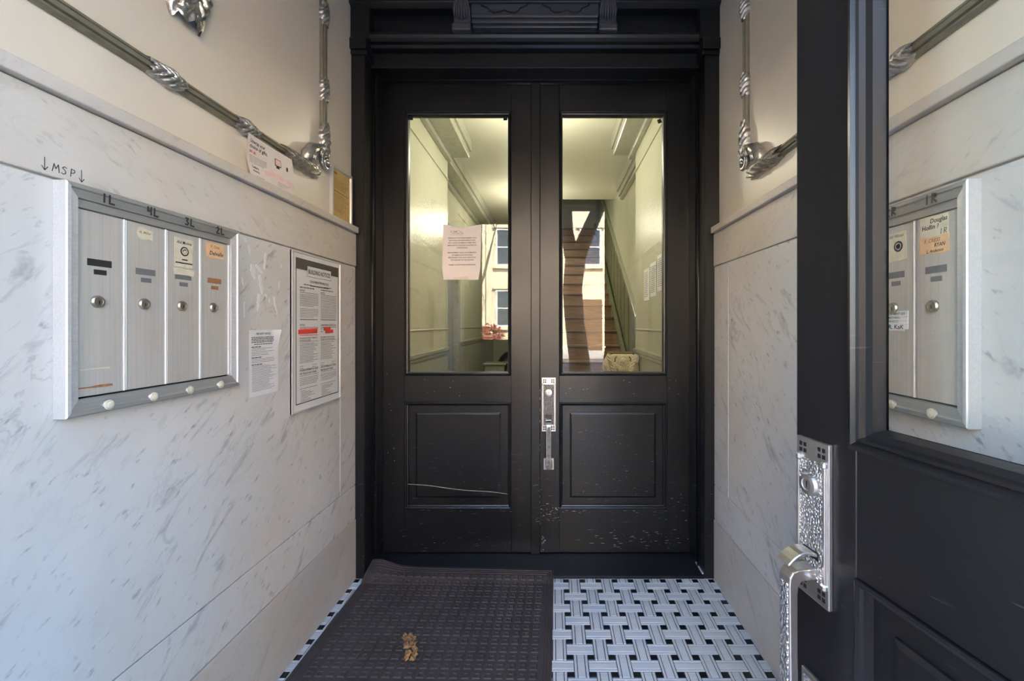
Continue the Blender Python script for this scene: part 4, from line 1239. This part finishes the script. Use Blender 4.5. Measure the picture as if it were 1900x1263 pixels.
flat('red_print', lambda m: (m.lines(cA[0], cA[1], q_(0.479), 1, 0.01, 0.0028, yq, rr, 0.0), m.lines(cA[0], cA[1], q_(0.521), 1, 0.01, 0.0028, yq, rr, 0.0)), 'red', bn)
flat('red_lettering', lambda m: (m.text('CAN PRINT ACCESSIBLE', 0.098, q_(0.508), 0.0115, yp - 0.0008, 'c', 0.108), m.text('CERTIFIED', 0.231, q_(0.493), 0.009, yp - 0.0008, 'c', 0.046), m.text('CONTACT', 0.247, q_(0.512), 0.009, yp - 0.0008, 'c', 0.05)), 'slot_rust', bn)

# yellow certificate in an aluminium snap frame, standing on the cap
cf = empty('framed_certificate', (PL + 0.0005, 1.793, ZC1 + 0.001), LEFT)
tag(cf, 'yellow certificate in a silver frame standing on the marble cap', 'picture frame')
FW, FH = 0.180, 0.236
MB().box(0.003, FW - 0.003, -0.006, 0, 0.003, FH - 0.003).build('certificate', 'paper_yellow', cf)
f_ = MB(); f_.frame(0, FW, 0, FH, [(0, 0), (0, -0.013), (0.003, -0.015), (0.011, -0.013), (0.014, -0.006)]); f_.build('snap_frame', 'alu_frame', cf)
rr = random.Random(8)
def cert(m):
    m.rect(0.022, 0.052, FH - 0.036, FH - 0.028, -0.0066)
    m.lines(0.026, FW - 0.028, FH - 0.055, 6, 0.0075, 0.0022, -0.0066, rr, 0.4)
    m.rect(0.024, FW - 0.026, FH - 0.112, FH - 0.108, -0.0066)
    m.lines(0.026, FW - 0.028, FH - 0.122, 10, 0.0078, 0.002, -0.0066, rr, 0.4)
flat('print', cert, 'ink_brown', cf)

# advert card leaning on the picture moulding
ad = empty('advert_card', (PL, 1.280, ZC1 + 0.001), LEFT)
tag(ad, 'white advertising card leaning on the marble cap under the moulding', 'card')
AW, AH = 0.212, 0.128
def ad_y(x, z):
    return -0.030 + 0.006 * (z / AH) + 0.010 * math.sin(PI * z / AH) * (0.3 + 0.7 * math.cos(PI * x / AW)) - 0.012 * (x / AW - 0.5) ** 2
a_ = MB(); a_.grid(lambda u, v: (u * AW, ad_y(u * AW, v * AH), v * AH), 20, 12)
a_.v = [v for v in a_.v]
a_.build('card', 'paper_pink', ad, smooth=True)
def adt(m, eps=0.0009):
    F = lambda x, z: ad_y(x, z) - eps
    m.text('Unwrap your', 0.012, AH - 0.022, 0.0155, 0, 'l', 0.066, fn=F)
    m.text('choice of gifts,', 0.012, AH - 0.037, 0.0155, 0, 'l', 0.078, fn=F)
    m.text('Learn', 0.020, 0.030, 0.0125, 0, 'l', 0.028, fn=F)
    m.text('more.', 0.020, 0.018, 0.0125, 0, 'l', 0.030, fn=F)
ob = flat('print_bold', adt, 'ink', ad)
flat('print_red', lambda m: m.text('on us.', 0.012, AH - 0.052, 0.0155, 0, 'l', 0.030, fn=lambda x, z: ad_y(x, z) - 0.0009), 'red', ad)
def adl(m):
    for k in range(5):
        z = AH - 0.062 - k * 0.005
        m.text('bring your own device and choose your gift today', 0.012, z, 0.0042, 0, 'l', 0.074 - (0.012 if k == 4 else 0), fn=lambda x, z_: ad_y(x, z_) - 0.0009)
    m.text('see terms for details', 0.030, 0.006, 0.0042, 0, 'l', 0.036, fn=lambda x, z_: ad_y(x, z_) - 0.0009)
    for k in range(3):
        m.text('limited time offer new lines only', 0.132, 0.020 - k * 0.0055, 0.0042, 0, 'l', 0.058 - 0.012 * k, fn=lambda x, z_: ad_y(x, z_) - 0.0009)
flat('print_small', adl, 'ink_grey', ad)
def adp(m):
    F = lambda x, z: ad_y(x, z) - 0.0010
    def q(x0, x1, z0, z1):
        m.add([(x, F(x, z), z) for x, z in ((x0, z0), (x1, z0), (x1, z1), (x0, z1))], [(0, 1, 2, 3)])
    q(0.122, 0.150, 0.074, 0.098); q(0.128, 0.142, 0.067, 0.074)
    m.add([(0.178 + 0.005 * math.cos(t), F(0.178, 0.08), 0.080 + 0.008 * math.sin(t)) for t in [k * PI / 6 for k in range(12)]], [tuple(range(12))])
flat('product_picture', adp, 'ink', ad)
def adp2(m):
    F = lambda x, z: ad_y(x, z) - 0.0014
    def q(x0, x1, z0, z1):
        m.add([(x, F(x, z), z) for x, z in ((x0, z0), (x1, z0), (x1, z1), (x0, z1))], [(0, 1, 2, 3)])
    q(0.124, 0.148, 0.077, 0.096)
flat('product_screen', adp2, 'pink', ad)
def adw(m):
    F = lambda x, z: ad_y(x, z) - 0.0007
    n = 16
    top = [(0.075 + 0.135 * i / n, 0.040 - 0.004 * i / n + 0.010 * math.sin(PI * i / n)) for i in range(n + 1)]
    for i in range(n):
        (xa, za), (xb, zb) = top[i], top[i + 1]
        m.add([(xa, F(xa, za - 0.016), za - 0.016), (xb, F(xb, zb - 0.016), zb - 0.016), (xb, F(xb, zb), zb), (xa, F(xa, za), za)], [(0, 1, 2, 3)])
flat('pink_wave', adw, 'pink', ad)

# scraps of torn paper left on the marble
rr = random.Random(21)
scraps = empty('paper_residue', (XL + 0.0006, 0, 0), LEFT)
scraps.parent = wall_left
def px(x, y):
    Y = 0.928 * 781 / (1025 - x)
    return (Y, 1.2 - (y - 602) * Y / 781)
for (xa, ya, xb, yb, w) in ((451, 443, 458, 450, .014), (460, 455, 464, 472, .010), (466, 490, 472, 518, .018), (474, 492, 488, 508, .012), (482, 510, 486, 545, .016), (480, 545, 477, 578, .012),
                            (493, 470, 490, 500, .010), (448, 515, 451, 530, .006), (453, 560, 453, 590, .006), (508, 550, 514, 585, .010), (517, 522, 518, 535, .008), (492, 545, 494, 552, .010), (500, 553, 499, 562, .006), (521, 490, 521, 496, .007)):
    a, b = Vector(px(xa, ya)), Vector(px(xb, yb))
    d = b - a
    nrm = Vector((-d.y, d.x)).normalized()
    L1, L2 = [], []
    for i in range(9):
        t = i / 8
        c = a + d * t
        k = (0.35 + 0.65 * math.sin(PI * min(1, t + 0.1)) ** 0.5 if t < 0.95 else 0.2) * w * 0.5
        L1.append(c + nrm * k * rr.uniform(0.5, 1.3)); L2.append(c - nrm * k * rr.uniform(0.5, 1.3))
    pts = [(p.x, p.y) for p in L1 + L2[::-1]]
    m = MB(); m.prism(pts, 'y', -0.0009, 0.0)
    m.build('paper_scrap', 'paper', scraps)

# notice taped to the glass of the left inner door
nt = empty('taped_notice', (-0.5750, YD + 0.0185, 1.435))
tag(nt, 'pale pink typed notice taped to the left inner door glass', 'notice')
NW, NH = 0.200, 0.282
def nt_y(x, z):
    return -0.0015 - 0.004 * (x / NW - 0.5) ** 2 * 4 - 0.006 * max(0, 0.25 - z / NH) * (1 - math.cos(2 * PI * x / NW)) * 0.5
rag = random.Random(2)
def ntp(u, v):
    x, z = u * NW, v * NH
    taper = 1 - 0.09 * max(0, 0.22 - v) / 0.22
    x = NW / 2 + (x - NW / 2) * taper + 0.008 * (v - 0.5)
    z2 = z + (0.006 * math.cos(PI * (u - 0.5) * 2) * -1 if v > 0.95 else 0)
    return (x, nt_y(x, z), z2)
m = MB(); m.grid(ntp, 14, 18); m.build('sheet', 'paper_pink', nt, smooth=True)
LN = ['PLEASE NOT THAT MANAGEMENT CAN', 'NOT TAKE ANY RESPONSIBILITY FOR', 'ANY LOSSES OR MISSING ITEMS THAT', 'BEING LEFT IN THE PUBLIC HALLWAY OF', 'THE BUILDING.', None,
      'MANAGEMENT ALSO HAS PERMISSION', 'TO REMOVE ANY PERSONAL', 'BELONGINGS THAT DON\'T BELONG IN', 'THE HALLWAY OF THE BUILDING', None, 'THANK YOU FOR YOUR COOPERATION']
WD = [0.148, 0.138, 0.146, 0.150, 0.058, 0, 0.148, 0.108, 0.142, 0.122, 0, 0.140]
def ntt(m):
    F = lambda x, z: nt_y(x, z) - 0.0012
    z = 0.216
    for s, w in zip(LN, WD):
        if s:
            m.text(s, 0.102, z, 0.0082, 0, 'c', w, fn=F, rot=0.012)
        z -= 0.0128
    m.text('YHT', 0.066, 0.2475, 0.0115, 0, 'c', 0.024, fn=F)
    m.text('MANAGEMENT INC.', 0.080, 0.2415, 0.0045, 0, 'c', 0.056, fn=F)
    m.ribbon([(0.040, 0.2345), (0.108, 0.2355)], 0.0008, -0.006)
    m.ribbon([(0.084, 0.257), (0.098, 0.249), (0.106, 0.245)], 0.0012, -0.006)
    m.ribbon([(0.042, 0.244), (0.046, 0.256), (0.050, 0.244)], 0.0010, -0.006)
flat('print', ntt, 'ink', nt)
m = MB(); m.poly([(0.040, NH + 0.018), (0.120, NH + 0.032), (0.116, NH - 0.016), (0.046, NH - 0.012)], -0.009); m.build('tape', 'tape', nt)
m = MB(); m.poly([(0.060, 0.012), (0.134, 0.018), (0.140, -0.024), (0.062, -0.022)], -0.011); m.build('tape', 'tape', nt)

# ------------------------------------------------------------------ door mat
mat_root = empty('door_mat', (0, 0, 0))
tag(mat_root, 'large brown rubber door mat with raised squares, overlapping the black sill', 'door mat')
MW, ML = 0.893, 1.18
def matpt(s, t, up=0.0):
    """s 0..1 left to right, t 0..1 front to back"""
    x = (-0.912 + 0.032 * t) * (1 - s) + (-0.010 + 0.016 * t) * s
    y0, y1 = 0.86, 2.062 - 0.030 * s
    y = y0 + (y1 - y0) * t
    k = min(1.0, max(0.0, (y - 1.935) / 0.05))
    z = 0.0006 + (0.0124) * k * k * (3 - 2 * k)
    z += 0.034 * max(0, t - 0.90) / 0.10 * math.exp(-((s - 0.03) / 0.10) ** 2)
    return (x, y, z + up)
TH = 0.006
nx, ny = 46, 60
m = MB()
m.grid(lambda u, v: matpt(u, v, TH), nx, ny)
edge = [(i / nx, 0) for i in range(nx)] + [(1, j / ny) for j in range(ny)] + [(1 - i / nx, 1) for i in range(nx)] + [(0, 1 - j / ny) for j in range(ny)]
vs_ = [matpt(s, t, TH) for s, t in edge] + [matpt(s, t, 0.0) for s, t in edge]
n = len(edge)
m.add(vs_, [(i, (i + 1) % n, n + (i + 1) % n, n + i) for i in range(n)])
m.build('mat_sheet', 'rubber', mat_root)
sq = MB()
NXc, NYc = 21, 28
bs, bt = 0.050, 0.040
for i in range(NXc):
    for j in range(NYc):
        s0 = bs + (1 - 2 * bs) * (i + 0.12) / NXc; s1 = bs + (1 - 2 * bs) * (i + 0.88) / NXc
        t0 = bt + (1 - 2 * bt) * (j + 0.12) / NYc; t1 = bt + (1 - 2 * bt) * (j + 0.88) / NYc
        vs_ = []
        for k, (ins, h) in enumerate(((0.0, TH - 0.0005), (0.13, TH + 0.0026), (0.24, TH + 0.0026), (0.33, TH + 0.0008))):
            ds, dt = (s1 - s0) * ins, (t1 - t0) * ins
            vs_ += [matpt(s0 + ds, t0 + dt, h), matpt(s1 - ds, t0 + dt, h), matpt(s1 - ds, t1 - dt, h), matpt(s0 + ds, t1 - dt, h)]
        fs = []
        for k in range(3):
            for e in range(4):
                fs.append((k * 4 + e, k * 4 + (e + 1) % 4, k * 4 + 4 + (e + 1) % 4, k * 4 + 4 + e))
        fs.append((12, 13, 14, 15))
        sq.add(vs_, fs)
o = sq.build('raised_squares', 'rubber', mat_root); o['kind'] = 'stuff'
rg = MB()
for q in (0.012, 0.024, 0.036):
    for (a, b) in (((q, q), (1 - q, q)), ((1 - q, q), (1 - q, 1 - q)), ((1 - q, 1 - q), (q, 1 - q)), ((q, 1 - q), (q, q))):
        pts = [matpt(a[0] + (b[0] - a[0]) * k / 30, a[1] + (b[1] - a[1]) * k / 30, TH + 0.0004) for k in range(31)]
        rg.tube(pts, 0.0022, 5)
rg.build('border_ribs', 'rubber', mat_root)

# dried leaf clump on the mat
lf = MB()
rr = random.Random(6)
for i in range(70):
    t = rr.random()
    c = Vector((-0.545 + 0.052 * t + rr.uniform(-0.022, 0.022), 1.595 - 0.112 * t + rr.uniform(-0.006, 0.006), 0.0165 + rr.uniform(0, 0.016)))
    a, b = rr.uniform(0, 6.28), rr.uniform(-0.9, 0.9)
    e1 = Vector((math.cos(a), math.sin(a), 0.4 * b)) * rr.uniform(0.006, 0.013)
    e2 = Vector((-math.sin(a), math.cos(a), b)) * rr.uniform(0.004, 0.009)
    up = Vector((0, 0, 0.003))
    lf.add([c - e1, c + e2 + up, c + e1, c - e2, c + up * 1.5], [(0, 1, 4), (1, 2, 4), (2, 3, 4), (3, 0, 4), (0, 3, 2, 1)])
tag(lf.build('dried_leaf', 'leaf'), 'curled brown dried leaf lying on the door mat', 'leaf')

# ------------------------------------------------------------------ street behind the viewer (seen mirrored in the door glass)
struct(MB().box(-20, 20, -5.2, -0.30, -0.5, -0.12).build('ground_sidewalk', 'pavement'), 'concrete sidewalk outside')
MB_ = MB().box(-1.6, 1.3, -1.0, -0.02, -0.12, -0.005); struct(MB_.build('trim_9', 'brownstone'), 'stone doorstep outside')
struct(MB().box(-20, 20, -13.5, -5.2, -0.5, -0.25).build('ground_street', 'asphalt'), 'asphalt street outside')
struct(MB().box(-20, 20, -17.5, -13.5, -0.5, -0.12).build('ground_far_sidewalk', 'pavement'), 'sidewalk across the street')

def house(x0, x1, mat, label, n, h):
    r = empty('row_house', ((x0 + x1) / 2, -17.0, -0.12))
    tag(r, label, 'building', 'houses across the street')
    w = x1 - x0
    MB().box(-w / 2 + 0.02, w / 2 - 0.02, -4, 0, 0, h).build('facade', mat, r)
    MB().box(-w / 2 + 0.02, w / 2 - 0.02, -0.2, 0.45, h - 0.5, h).build('cornice', 'brownstone', r, bevel=0.05)
    for fl in range(4):
        z = 1.2 + fl * 3.1
        if z + 2 > h - 0.5:
            break
        for k in range(n):
            x = -w / 2 + (k + 0.5) * w / n
            if fl == 0 and k == n - 1:
                d = MB().box(x - 0.6, x + 0.6, -0.05, 0.03, 0.0, 2.6).build('front_door', 'nosing', r); continue
            f = MB().frame(x - 0.55, x + 0.55, z, z + 1.9, [(0, 0.0), (0, 0.08), (0.09, 0.08), (0.10, 0.02)]).build('window', 'win_frame', r)
            MB().box(x - 0.46, x + 0.46, 0.005, 0.03, z + 0.09, z + 1.81).build('pane', 'win_dark', f)
            MB().box(x - 0.46, x + 0.46, 0.02, 0.06, z + 0.92, z + 0.98).build('meeting_rail', 'win_frame', f)
            MB().box(x - 0.70, x + 0.70, 0.0, 0.14, z + 1.92, z + 2.12).build('lintel', 'limestone', r)
            MB().box(x - 0.68, x + 0.68, 0.0, 0.16, z - 0.14, z).build('sill', 'limestone', r)
house(-16.2, -9.8, 'brick', 'buff brick row house across the street, far left', 3, 10.4)
house(-9.8, -3.4, 'limestone', 'cream stone row house across the street, left of centre', 3, 10.7)
house(-3.4, 3.0, 'limestone', 'cream stone row house straight across the street', 3, 10.3)
house(3.0, 9.4, 'brick', 'buff brick row house across the street, right of centre', 3, 10.6)
house(9.4, 15.8, 'limestone', 'cream stone row house across the street, far right', 3, 10.4)

def tree(loc, label, seed, trunk):
    r = empty('street_tree', loc); tag(r, label, 'tree', 'street trees')
    rr = random.Random(seed)
    tb = MB()
    for pts, rad in trunk:
        tb.tube(pts, rad, 10)
    tb.build('trunk', 'bark', r, smooth=True)
    tw = MB()
    def grow(p, d, L, rad, k):
        q = p + d * L
        tw.tube([p, (p + q) / 2 + Vector((rr.uniform(-.05, .05), rr.uniform(-.05, .05), 0)) * L, q], [rad, rad * 0.8, rad * 0.6], 5)
        if k:
            for _ in range(3):
                e = (d + Vector((rr.uniform(-.8, .8), rr.uniform(-.8, .8), rr.uniform(-.3, .6)))).normalized()
                grow(q, e, L * 0.72, rad * 0.6, k - 1)
    for pts, rad in trunk[1:]:
        p, q = Vector(pts[-2]), Vector(pts[-1])
        grow(q, (q - p).normalized(), 0.9, rad[-1] * 0.8, 4)
    tw.build('branches', 'twig', r)
tree((0.50, -3.6, -0.12), 'forked bare street tree mirrored in the right inner door glass', 3,
     [([(0.06, 0, 0), (0.02, 0, 0.6), (-0.08, 0, 1.4), (-0.12, 0, 2.0), (-0.06, 0, 2.55)], [0.27, 0.20, 0.185, 0.19, 0.20]),
      ([(-0.06, 0, 2.5), (0.12, 0.02, 2.95), (0.36, 0.0, 3.5), (0.6, 0, 4.3), (0.75, 0, 5.4)], [0.16, 0.14, 0.125, 0.11, 0.08]),
      ([(-0.08, 0, 2.4), (-0.22, -0.1, 3.1), (-0.26, -0.1, 3.9), (-0.5, -0.2, 5.2)], [0.15, 0.125, 0.11, 0.07])])
tree((-3.4, -13.9, -0.12), 'thin bare street tree across the street mirrored in the left inner door glass', 9,
     [([(0, 0, 0), (0.05, 0, 1.2), (0.0, 0, 2.4)], [0.14, 0.11, 0.10]),
      ([(0, 0, 2.4), (0.4, 0, 3.4), (0.7, 0, 4.6)], [0.08, 0.06, 0.05]),
      ([(0, 0, 2.3), (-0.4, 0, 3.2), (-0.8, 0, 4.4)], [0.08, 0.06, 0.05])])
def shrub(loc, sz, mat, label, seed):
    rr = random.Random(seed); m = MB()
    for _ in range(420):
        v = Vector((rr.gauss(0, 1), rr.gauss(0, 1), rr.gauss(0, 1))).normalized() * (0.55 + 0.45 * rr.random())
        c = Vector((v.x * sz[0], v.y * sz[1], sz[2] + v.z * sz[2]))
        a = Vector((rr.uniform(-1, 1), rr.uniform(-1, 1), rr.uniform(-1, 1))).normalized() * 0.11
        b = a.cross(Vector((rr.uniform(-1, 1), rr.uniform(-1, 1), rr.uniform(-1, 1)))).normalized() * 0.06
        m.add([c - a, c + b, c + a, c - b], [(0, 1, 2, 3)])
    r = empty('shrub', loc); tag(r, label, 'shrub', 'shrubs across the street')
    m.build('foliage', mat, r)
    MB().tube([(0, 0, 0), (0.02, 0, sz[2])], [0.04, 0.02], 6).build('stem', 'bark', r)
shrub((-3.0, -15.6, -0.12), (0.7, 0.5, 0.7), 'shrub', 'red brown shrub across the street, low in the left glass reflection', 1)
shrub((-1.2, -15.6, -0.12), (0.8, 0.5, 0.6), 'shrub_green', 'grey green shrub across the street beside the red one', 2)
